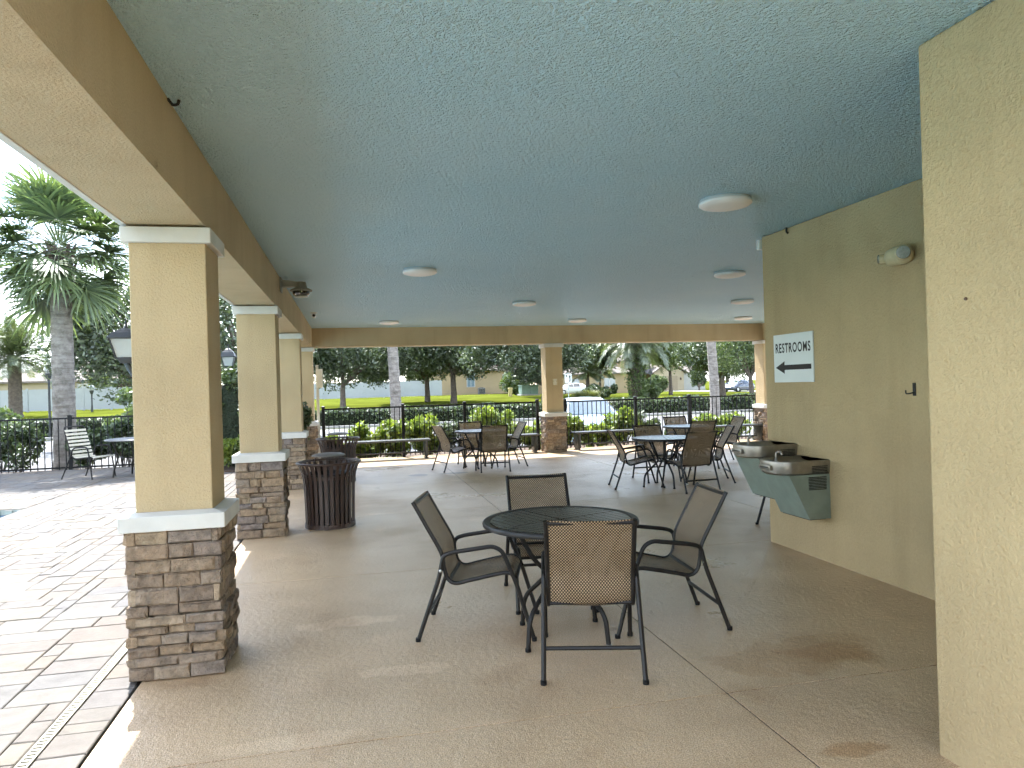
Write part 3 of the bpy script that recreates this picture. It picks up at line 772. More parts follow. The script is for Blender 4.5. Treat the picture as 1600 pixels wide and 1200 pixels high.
def make_table():
    root = link('round_table', None); R = 0.478; H = 0.72
    b = MB(); b.lathe([(R - 0.045, H - 0.028), (R - 0.012, H - 0.030), (R, H - 0.024), (R + 0.002, H - 0.010), (R - 0.004, H), (R - 0.018, H + 0.001), (R - 0.045, H - 0.004), (R - 0.045, H - 0.028)], seg=56)
    b.build('rim', 'frame', root, True)
    Ri = R - 0.047; w = 0.050; gp = 0.005
    def strip(ang, q0, q1, u0, u1):
        b = MB(); c, s = math.cos(ang), math.sin(ang)
        pts = [(u0, q0), (u1, q0), (u1b(u1, q1), q1), (u0, q1)]
        return pts
    # four quadrants of slats, neighbours at right angles
    for qd in range(4):
        a = qd * PI / 2 + 0.35; ca, sa = math.cos(a), math.sin(a)
        v = gp
        while v < Ri - 0.02:
            v1 = min(v + w, Ri - 0.004)
            u_at = lambda t: math.sqrt(max(0.0, Ri * Ri - t * t))
            pts = [(gp, v), (u_at(v), v), (u_at(v1), v1), (gp, v1)]
            P = [(x * ca - y * sa, x * sa + y * ca, H - 0.012) for x, y in pts]
            if u_at(v1) > gp + 0.01: MB().prism(P, (0, 0, 0.010)).build('slat', 'tabletop', root)
            v = v1 + gp
    MB().lathe([(0.0001, H - 0.0135), (Ri + 0.004, H - 0.0135), (Ri + 0.004, H - 0.020), (0.0001, H - 0.020)], seg=40).build('deck_plate', 'liner', root)
    for k in range(4):
        a = k * PI / 2 + 0.62; c, s = math.cos(a), math.sin(a); c2, s2 = math.cos(a + 0.55), math.sin(a + 0.55)
        pth = [(c2 * .30, s2 * .30, H - 0.022), (c2 * .17, s2 * .17, .46), (c * .10, s * .10, .37), (c * .315, s * .315, .19), (c * .335, s * .335, .004)]
        lg = MB().tube(fillet(pth, 0.07, 5), 0.0145, 8).build('leg', 'frame', root, True)
        MB().lathe([(0.0001, 0), (0.018, 0), (0.018, 0.02), (0.0001, 0.022)], (c * .335, s * .335, 0), 10).build('foot_cap', 'glide' if k == 3 else 'blackmetal', lg, True)
    MB().lathe([(0.088, .36), (0.10, .36), (0.104, .368), (0.10, .376), (0.088, .376), (0.088, .36)], seg=28).build('brace_ring', 'frame', root, True)
    MB().lathe([(0.022, H - 0.02), (0.022, .37)], seg=12).build('umbrella_sleeve', 'frame', root, True)
    return root
table0 = make_table()
TB = [((1.238, 4.285), 0.0, 'nearest round slatted patio table with four woven chairs around it'),
      ((2.36, 13.45), 0.5, 'far left round patio table in front of the fence and bench'),
      ((4.50, 9.93), 0.9, 'round patio table beside the drinking fountain at the right'),
      ((6.02, 12.2), 0.2, 'rearmost round patio table near the far right column')]
for i, ((x, y), rz, lab) in enumerate(TB):
    o = table0 if i == 0 else copy_tree(table0)
    o.location = (x, y, 0); o.rotation_euler = (0, 0, rz); tag(o, lab, 'table', 'round patio tables')

# ================================================================== trash cans
def make_can():
    root = link('trash_can', None)
    n = 30; prof = [(0.272, 0.03), (0.278, 0.30), (0.284, 0.48), (0.292, 0.56), (0.308, 0.63), (0.332, 0.69), (0.352, 0.725)]
    b = MB(); t = 0.0035; hw = 0.0185
    for side in (0, 1): pass
    ring = []
    for (r, z) in prof:
        ring.append([(r - t, -hw, z), (r + t, -hw, z), (r + t, hw, z), (r - t, hw, z)])
    b.loft(ring); slat = b.mesh('slat', 'brownmetal')
    for k in range(n): link('slat', slat, root, None, 2 * PI * k / n)
    MB().lathe([(0.336, .722), (0.352, .716), (0.364, .724), (0.366, .738), (0.354, .746), (0.338, .742), (0.336, .722)], seg=48).build('top_ring', 'brownmetal', root, True)
    MB().lathe([(0.262, 0.0), (0.284, 0.0), (0.284, 0.05), (0.262, 0.05), (0.262, 0.0)], seg=40).build('bottom_ring', 'brownmetal', root, True)
    MB().lathe([(0.268, .55), (0.288, .55), (0.288, .585), (0.268, .585), (0.268, .55)], seg=40).build('middle_ring', 'brownmetal', root, True)
    MB().lathe([(0.0001, .02), (0.23, .02), (0.245, .60), (0.255, .61), (0.245, .612), (0.236, .60), (0.222, .03), (0.0001, .03)], seg=32).build('liner', 'liner', root, True)
    lid = MB().lathe([(0.0001, .805), (0.17, .800), (0.188, .806), (0.186, .815), (0.15, .829), (0.08, .837), (0.0001, .839)], seg=40).build('lid', 'lid', root, True)
    for k in range(3):
        a = k * 2 * PI / 3 + 0.4; c, s = math.cos(a), math.sin(a)
        MB().tube([(c * .15, s * .15, .803), (c * .20, s * .20, .76), (c * .27, s * .27, .60)], 0.006, 6).build('lid_support', 'brownmetal', lid, True)
    return root
can = make_can(); can.location = (-0.265, 8.58, 0)
tag(can, 'brown slatted metal trash can beside the second column', 'trash can', 'brown trash cans')
can2 = copy_tree(can); can2.location = (-0.23, 12.65, 0); can2.rotation_euler = (0, 0, 0.3)
tag(can2, 'brown slatted metal trash can behind the other, near the far bench', 'trash can', 'brown trash cans')

# ================================================================== benches
def make_bench(L=1.83):
    root = link('backless_bench', None)
    pr = [(-0.19, .385), (-0.195, .405), (-0.18, .425), (-0.10, .422), (0.0, .415), (0.10, .422), (0.18, .425), (0.195, .405), (0.19, .385)]
    inner = [(0.182, .385), (0.186, .402), (0.176, .415), (0.0, .405), (-0.176, .415), (-0.186, .402), (-0.182, .385)]
    pl = pr + inner
    b = MB(); b.loft([[(0, y, z) for y, z in pl], [(L, y, z) for y, z in pl]]); b.build('seat', 'bench', root)
    for x in (0.10, L - 0.10):
        b = MB(); b.tube(fillet([(x, -.16, .40), (x, -.155, .03), (x, .155, .03), (x, .16, .40)], 0.05, 5), 0.022, 8)
        b.bbox(x - .04, x + .04, -.165, .165, .05, .39, .01)
        b.build('leg_panel', 'bench', root, True)
        MB().bbox(x - .035, x + .035, -.19, .19, 0.001, .02, .004).build('foot_plate', 'bench', root)
    MB().tube([(0.1, 0, .14), (L - .1, 0, .14)], 0.015, 8).build('stretcher', 'bench', root, True)
    return root
bench0 = make_bench()
for i, (x, lab) in enumerate([(-0.13, 'black metal bench behind the trash cans at the fence'), (2.37, 'black metal bench left of the middle column'),
                              (5.03, 'black metal bench right of the middle column'), (8.1, 'black metal bench at the far right end of the fence')]):
    o = bench0 if i == 0 else copy_tree(bench0)
    o.location = (x, 16.12, 0); tag(o, lab, 'bench', 'benches along the fence')

# ================================================================== iron fences
def fence(label, x0, x1, y, zt, posts, pitch, z0=0.0, ang=0.0, loc=(0, 0, 0)):
    f = thing('iron_fence', label, 'fence', loc, ang)
    MB().box(x0, x1, y - .014, y + .014, zt - .036, zt).build('top_rail', 'blackmetal', f)
    MB().box(x0, x1, y - .014, y + .014, z0 + .075, z0 + .11).build('bottom_rail', 'blackmetal', f)
    me = MB().box(-.0085, .0085, -.0085, .0085, z0 + .03, zt - .037).mesh('picket', 'blackmetal')
    n = int(round((x1 - x0) / pitch))
    for k in range(1, n):
        xx = x0 + (x1 - x0) * k / n
        if min(abs(xx - p) for p in posts) < 0.05: continue
        link('picket', me, f, (xx, y, 0))
    pm = MB().box(-.034, .034, -.034, .034, z0, zt + .03); pm.loft([[(-.042, -.042, zt + .03), (.042, -.042, zt + .03), (.042, .042, zt + .03), (-.042, .042, zt + .03)], [(-.042, -.042, zt + .045), (.042, -.042, zt + .045), (.042, .042, zt + .045), (-.042, .042, zt + .045)], [(-.006, -.006, zt + .062), (.006, -.006, zt + .062), (.006, .006, zt + .062), (-.006, .006, zt + .062)]])
    pm = pm.mesh('post', 'blackmetal')
    for p in posts: link('post', pm, f, (p, y, 0))
    return f
fence('black iron fence run left of the middle column', -0.60, 4.30, 16.55, 1.155, [-0.60, 1.15, 2.56, 4.30], 0.112)
fence('black iron fence run right of the middle column', 4.98, 10.06, 16.55, 1.140, [4.98, 6.77, 8.19, 10.06], 0.112)
fence('black iron fence around the pool deck by the palm tree', -14.0, -1.9, 17.62, 1.13, [-13.3, -10.9, -8.5, -6.03, -3.6, -1.9], 0.141, -0.06)

# ================================================================== drinking fountain on the restroom wall
def fountain():
    WX = 3.847
    root = thing('drinking_fountain', 'two level steel drinking fountain with sage panels on the restroom wall', 'drinking fountain', (WX, 5.25, 0))
    def unit(ya, yb, ztop, zbot, name):
        d = 0.47; yc = (ya + yb) / 2; hw = (yb - ya) / 2
        # outline of the basin in plan: straight at the wall, bowed at the front
        out = [(-0.002, ya), (-d * .55, ya)]
        for k in range(1, 12):
            th = PI * k / 12; out.append((-d * .55 - math.sin(th) ** 0.8 * d * .45, yc - math.cos(th) * hw))
        out += [(-d * .55, yb), (-0.002, yb)]
        def ring(z, ins): return [(min(-0.002, x + (ins if x < -0.01 else 0)), yc + (y - yc) * (1 - ins / hw), z) for x, y in out]
        bs = MB(); bs.loft([ring(ztop - .118, .028), ring(ztop - .105, .012), ring(ztop - .02, 0), ring(ztop - .005, .004), ring(ztop, .012), ring(ztop - .003, .04), ring(ztop - .02, .06), ring(ztop - .035, .12), ring(ztop - .038, .19)])
        bo = bs.build('basin', 'steel', root, True)
        # lower cabinet, front face sloping back to the wall
        x1, x2 = -d * .80, -d * .42
        cb = MB(); ya2, yb2 = ya + .012, yb - .012
        cb.loft([[(-.002, ya2, ztop - .116), (x1, ya2, ztop - .116), (x1, yb2, ztop - .116), (-.002, yb2, ztop - .116)],
                 [(-.002, ya2, zbot), (x2, ya2, zbot), (x2, yb2, zbot), (-.002, yb2, zbot)]])
        cb.build('cabinet', 'sagepanel', root)
        for k in range(9):
            z = ztop - .135 - k * .0125
            MB().box(-.20, -.035, ya2 - .004, ya2 + .003, z - .0075, z).build('vent_slot', 'louvre', root)
        for k in range(5):
            z = ztop - .045 - k * .0125
            MB().box(-.17, -.03, ya - .002, ya + .004, z - .007, z).build('vent_slot', 'louvre', bo)
        b = MB(); b.bbox(-d - .004, -d + .03, yc - .085, yc + .085, ztop - .078, ztop - .038, .006); b.build('push_bar', 'steel', bo, True)
        MB().box(-d - .006, -d + .02, yc - .062, yc + .062, ztop - .062, ztop - .052).build('bar_slot', 'louvre', bo)
        sp = MB(); sp.tube(fillet([(-d * .62, yc + .10, ztop - .03), (-d * .62, yc + .10, ztop + .05), (-d * .58, yc + .06, ztop + .055), (-d * .57, yc + .045, ztop + .03)], .02, 4), .012, 10)
        sp.lathe([(0.0001, ztop - .036), (.024, ztop - .036), (.02, ztop - .016), (.012, ztop)], (-d * .62, yc + .10, 0), 12)
        sp.build('spout', 'steel', bo, True)
        MB().box(-.035, x2 + .01, ya2 + .02, yb2 - .02, zbot - .008, zbot - .0005).build('bottom_edge', 'louvre', root)
        MB().lathe([(0.0001, 0), (.022, 0), (.02, .003), (.0001, .003)], (-d * .42, yc, ztop - .036), 14).build('strainer', 'louvre', bo)
    unit(0.0, 0.44, 0.86, 0.375, 'near')
    unit(0.445, 0.885, 0.96, 0.475, 'far')
    return root
fountain()

# ================================================================== restrooms sign
sg = thing('restrooms_sign', 'white restrooms sign with black arrow on the yellow wall', 'sign', (3.847, 5.71, 1.722))
MB().bbox(-0.012, -0.001, -0.29, 0.29, -0.217, 0.217, 0.002).build('panel', 'signwhite', sg)
cu = bpy.data.curves.new('letters', 'FONT'); cu.body = 'RESTROOMS'; cu.size = 0.125; cu.align_x = 'CENTER'; cu.align_y = 'CENTER'; cu.offset = 0.0028; cu.space_character = 1.16
tmp = bpy.data.objects.new('letters_tmp', cu); COL.objects.link(tmp)
bpy.context.view_layer.update()
dg = bpy.context.evaluated_depsgraph_get()
tme = bpy.data.meshes.new_from_object(tmp.evaluated_get(dg)); bpy.data.objects.remove(tmp)
xs_ = [v.co.x for v in tme.vertices]; ys_ = [v.co.y for v in tme.vertices]
kx = 0.515 / (max(xs_) - min(xs_)); ky = 0.088 / (max(ys_) - min(ys_)); cx_ = (max(xs_) + min(xs_)) / 2; cy_ = (max(ys_) + min(ys_)) / 2
for v in tme.vertices:                                        # sign faces -x: reading direction runs towards -y
    v.co = Vector((-0.0128, -(v.co.x - cx_) * kx, 0.093 + (v.co.y - cy_) * ky))
tme.materials.clear(); tme.materials.append(M['ink']); link('lettering', tme, sg)
ar = [(0.262, -0.083), (0.125, -0.026), (0.125, -0.061), (-0.262, -0.061), (-0.262, -0.105), (0.125, -0.105), (0.125, -0.140)]
MB().prism([(-0.0122, y, z) for y, z in ar], (-0.0008, 0, 0)).build('arrow', 'ink', sg)

# ================================================================== wall and ceiling fittings
em = thing('emergency_light', 'cream twin head emergency light high on the yellow wall', 'light', (3.847, 4.37, 2.385))
bd = MB(); rings = []
for k in range(9):
    t = k / 8; yy = -0.13 + 0.26 * t; s = math.sqrt(max(0.02, 1 - (2 * t - 1) ** 4)) 
    rings.append([(-0.048 + 0.048 * s * math.cos(a), yy, 0.068 * s * math.sin(a)) for a in [2 * PI * j / 14 for j in range(14)]])
bd.loft(rings).build('body', 'cream', em, True)
for yy, r in ((-0.075, .050), (0.150, .034)):
    h = MB().lathe([(0.0001, 0.0), (r * .8, 0.0), (r, .012), (r, .05), (r * .7, .07), (.0001, .075)], (0, 0, 0), 18, 'y').build('lamp_head', 'cream', em, True)
    h.location = (-0.092, yy, 0.0) if r < .04 else (-0.122, -0.128, 0.0); h.rotation_euler = (0, 0, -0.6 if r > .04 else -2.2)
    MB().lathe([(0.0001, -.004), (r * .6, -.006), (r * .86, -.003), (r * .9, .006)], (0, 0, 0), 18, 'y').build('lens', 'lens', h, True)
hk = thing('wall_hook', 'small black metal hook on the yellow wall below the emergency light', 'hook', (3.847, 4.315, 1.44))
MB().bbox(-.005, -.0005, -.014, .014, -.045, .045, .001).build('plate', 'ink', hk)
MB().tube(fillet([(-.004, 0, -.02), (-.03, .02, -.03), (-.034, .045, -.03), (-.034, .045, -.005)], .01, 3), .005, 6).build('prong', 'ink', hk, True)
nl = thing('wall_nail', 'tiny rusty nail head in the nearest yellow wall', 'nail', (2.294, 2.30, 1.828))
MB().lathe([(.0001, -.008), (.006, -.008), (.007, -.004), (.004, 0)], (0, 0, 0), 8, 'x').build('head', 'brown', nl, True)
hk = thing('cable_hook', 'tiny dark hook on the ceiling edge above the nearest column beam', 'hook', (XB + 0.002, 3.5, 2.865))
MB().tube(fillet([(0, 0, .02), (0.02, 0, -.01), (.04, 0.01, 0), (.045, .01, .02)], .012, 3), .007, 6).build('wire', 'ink', hk, True)
hk = thing('cable_hook', 'tiny dark hook at the top of the restroom wall', 'hook', (3.845, 5.73, 2.872))
MB().tube(fillet([(-.001, 0.03, .012), (-.02, .0, .0), (-.022, 0, -.03), (-.005, 0, -.04)], .012, 3), .009, 6).build('wire', 'ink', hk, True)
jb = thing('junction_box', 'small white box at the top of the restroom wall corner', 'box', (3.868, 6.168, 2.82))
MB().bbox(-.045, .06, .001, .05, -.05, .045, .005).build('housing', 'signwhite', jb)
sc_ = thing('security_camera', 'grey dome security camera on an arm fixed to the side beam', 'camera', (XB, 8.82, 2.80))
MB().bbox(.0005, .02, -.08, .08, -.085, .085, .004).build('wall_plate', 'grey_case', sc_)
MB().loft([[(0.02, -.05, -.03), (0.02, .05, -.03), (.02, .05, .06), (.02, -.05, .06)], [(.20, -.045, -.015), (.20, .045, -.015), (.20, .045, .035), (.20, -.045, .035)]]).build('arm', 'grey_case', sc_)
MB().lathe([(0.0001, .04), (.055, .036), (.065, -.01), (.07, -.03), (.122, -.055), (.128, -.066), (.12, -.075), (.0001, -.07)], (.235, 0, 0), 28).build('hood', 'grey_case', sc_, True)
MB().lathe([(0.10, -.074), (.098, -.10), (.08, -.118), (.05, -.13), (.0001, -.135)], (.235, 0, 0), 24).build('dome', 'smoke', sc_, True)
MB().lathe([(0.066, -.128), (.076, -.128), (.072, -.140), (.05, -.146), (.0001, -.147)], (.235, 0, 0), 24).build('clear_cap', 'lens', sc_, True)
sc_ = thing('bullet_camera', 'tiny white bullet camera on the ceiling near the far corner', 'camera', (-0.57, 12.73, ZC))
MB().lathe([(.0001, -.001), (.06, -.001), (.06, -.012), (.0001, -.014)], (0, 0, 0), 20).build('base', 'signwhite', sc_, True)
h = MB().lathe([(.0001, -.06), (.032, -.06), (.036, -.05), (.036, .05), (.03, .06), (.0001, .062)], (0, 0, 0), 16, 'y').build('body', 'signwhite', sc_, True); h.location = (0, 0, -.055)
MB().lathe([(.0001, -.064), (.02, -.063), (.024, -.061)], (0, 0, 0), 14, 'y').build('lens', 'ink', h, True)
pl = thing('small_plate', 'small tan notice plate on the middle column shaft', 'sign', (4.565, YK - 0.003, 1.60))
MB().bbox(-.055, .055, -.008, -.0005, -.075, .075, .002).build('panel', 'cream', pl)
for dz, w in ((.045, .035), (.015, .02), (-.02, .04), (-.05, .03)):
    MB().box(-w, w, -.0095, -.0083, dz - .006, dz + .006).build('mark', 'signwhite', pl)
ps = thing('post_sign', 'narrow white rounded sign on a pale post beside the far corner column', 'sign', (-0.70, 16.42, 0))
MB().bbox(-.03, .03, -.02, .02, 0, 2.12, .004).build('post', 'postgrey', ps)
MB().bbox(-.02, .115, -.032, -.0215, 1.62, 2.03, .004).build('panel', 'signwhite', ps)

# ================================================================== lanterns
def lantern_head(root, z, s=1.0, k=1.0):
    a, b = .082 * s, .128 * s; q = .10 * (k - 1) * s
    def sq(r, h): return [(-r, -r, h), (r, -r, h), (r, r, h), (-r, r, h)]
    MB().loft([sq(a * .55, z - .05 * s), sq(a * .95, z), sq(a, z + .012 * s)]).build('base_cup', 'lampblack', root)
    MB().loft([sq(a * .93, z + .012 * s), sq(b * .93, z + .20 * s)]).build('glass', 'lampglass', root)
    fr = MB()
    for i in range(4):
        sx, sy = ((-1, -1), (1, -1), (1, 1), (-1, 1))[i]
        fr.tube([(sx * a, sy * a, z + .005 * s), (sx * b, sy * b, z + .205 * s)], .009 * s, 5)
    fr.build('corner_bar', 'lampblack', root)
    r = MB(); r.loft([sq(b * 1.12, z + .20 * s), sq(b * 1.15, z + .215 * s), sq(b * .85, z + (.215 + .05 * k) * s), sq(b * .45, z + (.215 + .085 * k) * s), sq(b * .18, z + (.215 + .10 * k) * s)]); r.build('roof', 'lampblack', root)
    MB().lathe([(.012 * s, z + q + .31 * s), (.018 * s, z + q + .335 * s), (.007 * s, z + q + .35 * s), (.014 * s, z + q + .37 * s), (.0001, z + q + .43 * s)], seg=10).build('finial', 'lampblack', root, True)
wlamp = thing('wall_lantern', 'black tapered lantern fixed to the outer face of the nearest column', 'lantern', (CX - 0.0005, 4.60, 0))
hd = link('lantern_head', None, wlamp, (-0.098, 0, 1.772))
lantern_head(hd, 0.0, 0.56)
MB().tube(fillet([(-.012, 0, 1.60), (-.03, 0, 1.62), (-.09, 0, 1.72), (-.098, 0, 1.75)], .03, 4), .016, 8).build('arm', 'lampblack', wlamp, True)
MB().bbox(-.02, -.0005, -.05, .05, 1.53, 1.68, .004).build('wall_plate', 'lampblack', wlamp)
pl2 = thing('post_lantern', 'black post lantern standing in front of the tall bush between the columns', 'lantern', (-2.555, 16.62, 0))
hd = link('lantern_head', None, pl2, (0, 0, 2.14)); lantern_head(hd, 0.0, 1.0, 1.8)
MB().tube([(0, 0, -0.06), (0, 0, 0.35), (0, 0, 2.10)], [0.06, 0.045, 0.036], 12).build('post', 'lampblack', pl2, True)

# ================================================================== deck furniture by the pool fence
def strap_chair(label, loc, rz):
    root = thing('strap_chair', label, 'chair', loc, rz, 'strap chairs on the pool deck')
    prof = [(-.30, .92), (-.20, .62), (-.13, .42), (-.05, .385), (.30, .42), (.36, .40)]
    for sx in (-1, 1):
        MB().tube(fillet([(sx * .24, y, z) for y, z in prof], .06, 4), .013, 7).build('side_rail', 'frame', root, True)
        MB().tube(fillet([(sx * .28, -.36, 0), (sx * .27, -.13, .46), (sx * .27, -.08, .60), (sx * .27, .25, .62), (sx * .27, .30, .40), (sx * .28, .36, 0)], .07, 4), .014, 7).build('arm_frame', 'frame', root, True)
    MB().tube(fillet([(-.24, -.30, .92), (-.22, -.325, 1.0), (.22, -.325, 1.0), (.24, -.30, .92)], .05, 4), .013, 7).build('head_rail', 'frame', root, True)
    pts = [Vector((0, *p)) for p in prof]
    for i in range(15):
        t = i / 14 * 0.985
        seg = [(pts[k + 1] - pts[k]).length for k in range(len(pts) - 1)]; d = t * sum(seg); k = 0
        while k < len(seg) - 1 and d > seg[k]: d -= seg[k]; k += 1
        p = pts[k].lerp(pts[k + 1], min(1, d / seg[k])); dirv = (pts[k + 1] - pts[k]).normalized() * 0.021; nn = Vector((0, -dirv.z, dirv.y)).normalized() * 0.014
        b = MB(); b.loft([[(-.245, *(p - dirv + nn).yz), (.245, *(p - dirv + nn).yz), (.245, *(p - dirv - nn * .2).yz), (-.245, *(p - dirv - nn * .2).yz)],
                          [(-.245, *(p + dirv + nn).yz), (.245, *(p + dirv + nn).yz), (.245, *(p + dirv - nn * .2).yz), (-.245, *(p + dirv - nn * .2).yz)]])
        b.build('strap', 'strap', root)
    return root
strap_chair('cream strap chair on the left of the deck table by the pool fence', (-5.0, 15.5, 0), -2.05)
strap_chair('cream strap chair behind the deck table, cut off by the nearest column', (-3.55, 16.3, 0), PI * 0.70)
dt = thing('deck_table', 'grey topped round table on the pool deck by the fence', 'table', (-4.12, 15.5, 0))
MB().lathe([(.0001, .70), (.56, .70), (.575, .708), (.575, .722), (.56, .73), (.0001, .73)], seg=40).build('table_top', 'greyunit', dt, True)
for k in range(4):
    a = k * PI / 2 + .5; c, s = math.cos(a), math.sin(a)
    MB().tube(fillet([(c * .45, s * .45, .70), (c * .33, s * .33, .38), (c * .42, s * .42, .16), (c * .44, s * .44, 0)], .1, 4), .017, 7).build('leg', 'frame', dt, True)
MB().lathe([(.31, .37), (.325, .38), (.31, .39), (.31, .37)], seg=24).build('brace_ring', 'frame', dt, True)

# ================================================================== vegetation builders
def tree(label, x, y, h_trunk, crown, n, leaf=0.2, m='leaf_oak', r=0.18, lean=(0, 0), nclus=34, name='oak_tree', group='trees beyond the parking lot', seed=0, forks=6):
    """crown: (cx, cy, cz, rx, ry, rz) relative to the base"""
    rng = np.random.default_rng(100 + seed); rnd = random.Random(seed)
    z = ground_z(x, y) - 0.05 if y > 19 else -0.15
    t = thing(name, label, 'tree', (x, y, z), 0, group)
    cx, cy, cz, rx, ry, rz = crown
    if 'parking' in group: rx *= 1.28; ry *= 1.1; rz *= 1.2; cz += .05; n = int(n * 1.35); nclus = int(nclus * 1.3)
    cen = []
    for i in range(nclus):
        d = rng.normal(size=3); d /= np.linalg.norm(d); q = rng.uniform(0.35, 1.0) ** 0.5
        if d[2] < -0.3: d[2] *= 0.75
        cen.append((cx + d[0] * rx * q, cy + d[1] * ry * q, cz + d[2] * rz * q))
    rad = rng.uniform(0.26, 0.48, nclus) * min(rx, rz)
    n = int(n * 1.7); P = cluster_points(cen, rad, n, rng, 0.25)
    P += rng.normal(size=P.shape) * 0.10
    V, F = leaves(P, leaf * 0.72, 0.5, 0.25, rng)
    link('crown', fast_mesh('crown', V, F, m), t)
    b = MB(); top = Vector((lean[0], lean[1], h_trunk))
    b.tube([(0, 0, -0.1), (lean[0] * .2 + .02, lean[1] * .2, h_trunk * .35), (lean[0] * .6, lean[1] * .6, h_trunk * .7), tuple(top)], [r * 1.25, r, r * .9, r * .8], 10)
    for k in range(forks):
        c = Vector(cen[k]); mid = top.lerp(c, .5) + Vector((rnd.uniform(-.3, .3), rnd.uniform(-.3, .3), rnd.uniform(0, .4)))
        b.tube([tuple(top - Vector((0, 0, .15))), tuple(mid), tuple(c)], [r * .6, r * .35, r * .1], 7)
    b.build('trunk', 'bark', t, True)
    return t

def frond_fan(b, origin, az, el, pet, fan, rng, nseg=30):
    """a sabal fan leaf: b collects quads"""
    d = Vector((math.cos(az) * math.cos(el), math.sin(az) * math.cos(el), math.sin(el)))
    side = Vector((-math.sin(az), math.cos(az), 0)); upv = side.cross(d) * -1
    o = Vector(origin); tip = o + d * pet + Vector((0, 0, -pet * pet * 0.10)); 
    mid = o + d * pet * .5 + Vector((0, 0, -pet * pet * 0.02))
    b.loft([[tuple(p + side * w), tuple(p - side * w), tuple(p - upv * w)] for p, w in ((o, .02), (mid, .014), (tip, .009))], True, False)
    d2 = (tip - mid).normalized(); upv = side.cross(d2) * -1
    for k in range(nseg):
        a = (k / (nseg - 1) - .5) * 2 * 2.15 + rng.uniform(-.05, .05)
        L = fan * (0.72 + 0.28 * math.cos(a * .75)) * rng.uniform(.85, 1.1)
        dr = (d2 * math.cos(a) + side * math.sin(a) + upv * (0.18 * abs(math.sin(a)) + rng.uniform(-.08, .08))).normalized()
        w = dr.cross(upv).normalized(); p = tip.copy(); pts = []; v = dr.copy(); st = L / 4; g = rng.uniform(.10, .30)
        for q in range(5):
            wd = [.012, .032, .028, .016, .002][q]
            pts.append((p + w * wd, p - w * wd)); p = p + v * st; v = (v + Vector((0, 0, -g * (q * .6 + .25)))).normalized()
        n = len(b.v)
        for A, B in pts: b.v += [tuple(A), tuple(B)]
        b.f += [(n + 2 * q, n + 2 * q + 1, n + 2 * q + 3, n + 2 * q + 2) for q in range(4)]
def frond_pinnate(b, origin, az, el, L, rng, droop=.5, nl=38, ll=.50, wd=.034):
    d = Vector((math.cos(az) * math.cos(el), math.sin(az) * math.cos(el), math.sin(el)))
    side = Vector((-math.sin(az), math.cos(az), 0)); p = Vector(origin); v = d.copy(); N = 10; st = L / N; pts = [p.copy()]; vs = [v.copy()]
    for k in range(N):
        p = p + v * st; v = (v + Vector((0, 0, -droop * st * (0.35 + k / N)))).normalized(); pts.append(p.copy()); vs.append(v.copy())
    b.tube([tuple(q) for q in pts], .028, 4, False, .006)
    for k in range(nl):
        t = 0.12 + 0.88 * k / (nl - 1); f = t * N; i = min(int(f), N - 1); q = pts[i].lerp(pts[i + 1], f - i); v = vs[i]
        up = side.cross(v) * -1
        l2 = ll * (0.55 + 0.9 * math.sin(PI * min(1, t * .9 + .08))) * rng.uniform(.8, 1.1)
        for s in (-1, 1):
            dr = (v * .75 + side * s * 1.0 + up * rng.uniform(.1, .4)).normalized(); w = v * wd
            e = q + dr * l2 + Vector((0, 0, -l2 * rng.uniform(.12, .40))); m_ = q + dr * l2 * .5
            n = len(b.v); b.v += [tuple(q - w * .6), tuple(q + w * .6), tuple(m_ + w), tuple(m_ - w), tuple(e), tuple(e + w * .15)]
            b.f += [(n, n + 1, n + 2, n + 3), (n + 3, n + 2, n + 5, n + 4)]
def raw_build(b, name, m, parent):
    me = bpy.data.meshes.new(name); me.from_pydata(b.v, [], b.f); me.update(); me.materials.append(M[m]); return link(name, me, parent)
def palm_trunk(t, h, r0, r1, lean=(0, 0), m='palmbark', fat=1.0):
    b = MB(); N = 26; path = []; rad = []
    for k in range(N + 1):
        s = k / N; path.append((lean[0] * s * s, lean[1] * s * s, -0.1 + (h + .1) * s)); rr = r0 + (r1 - r0) * s
        if s < .06: rr *= 1.12
        rad.append(rr * (1 + (.03 if k % 2 else -.02)))
    b.tube(path, rad, 14); return b.build('trunk', m, t, True)
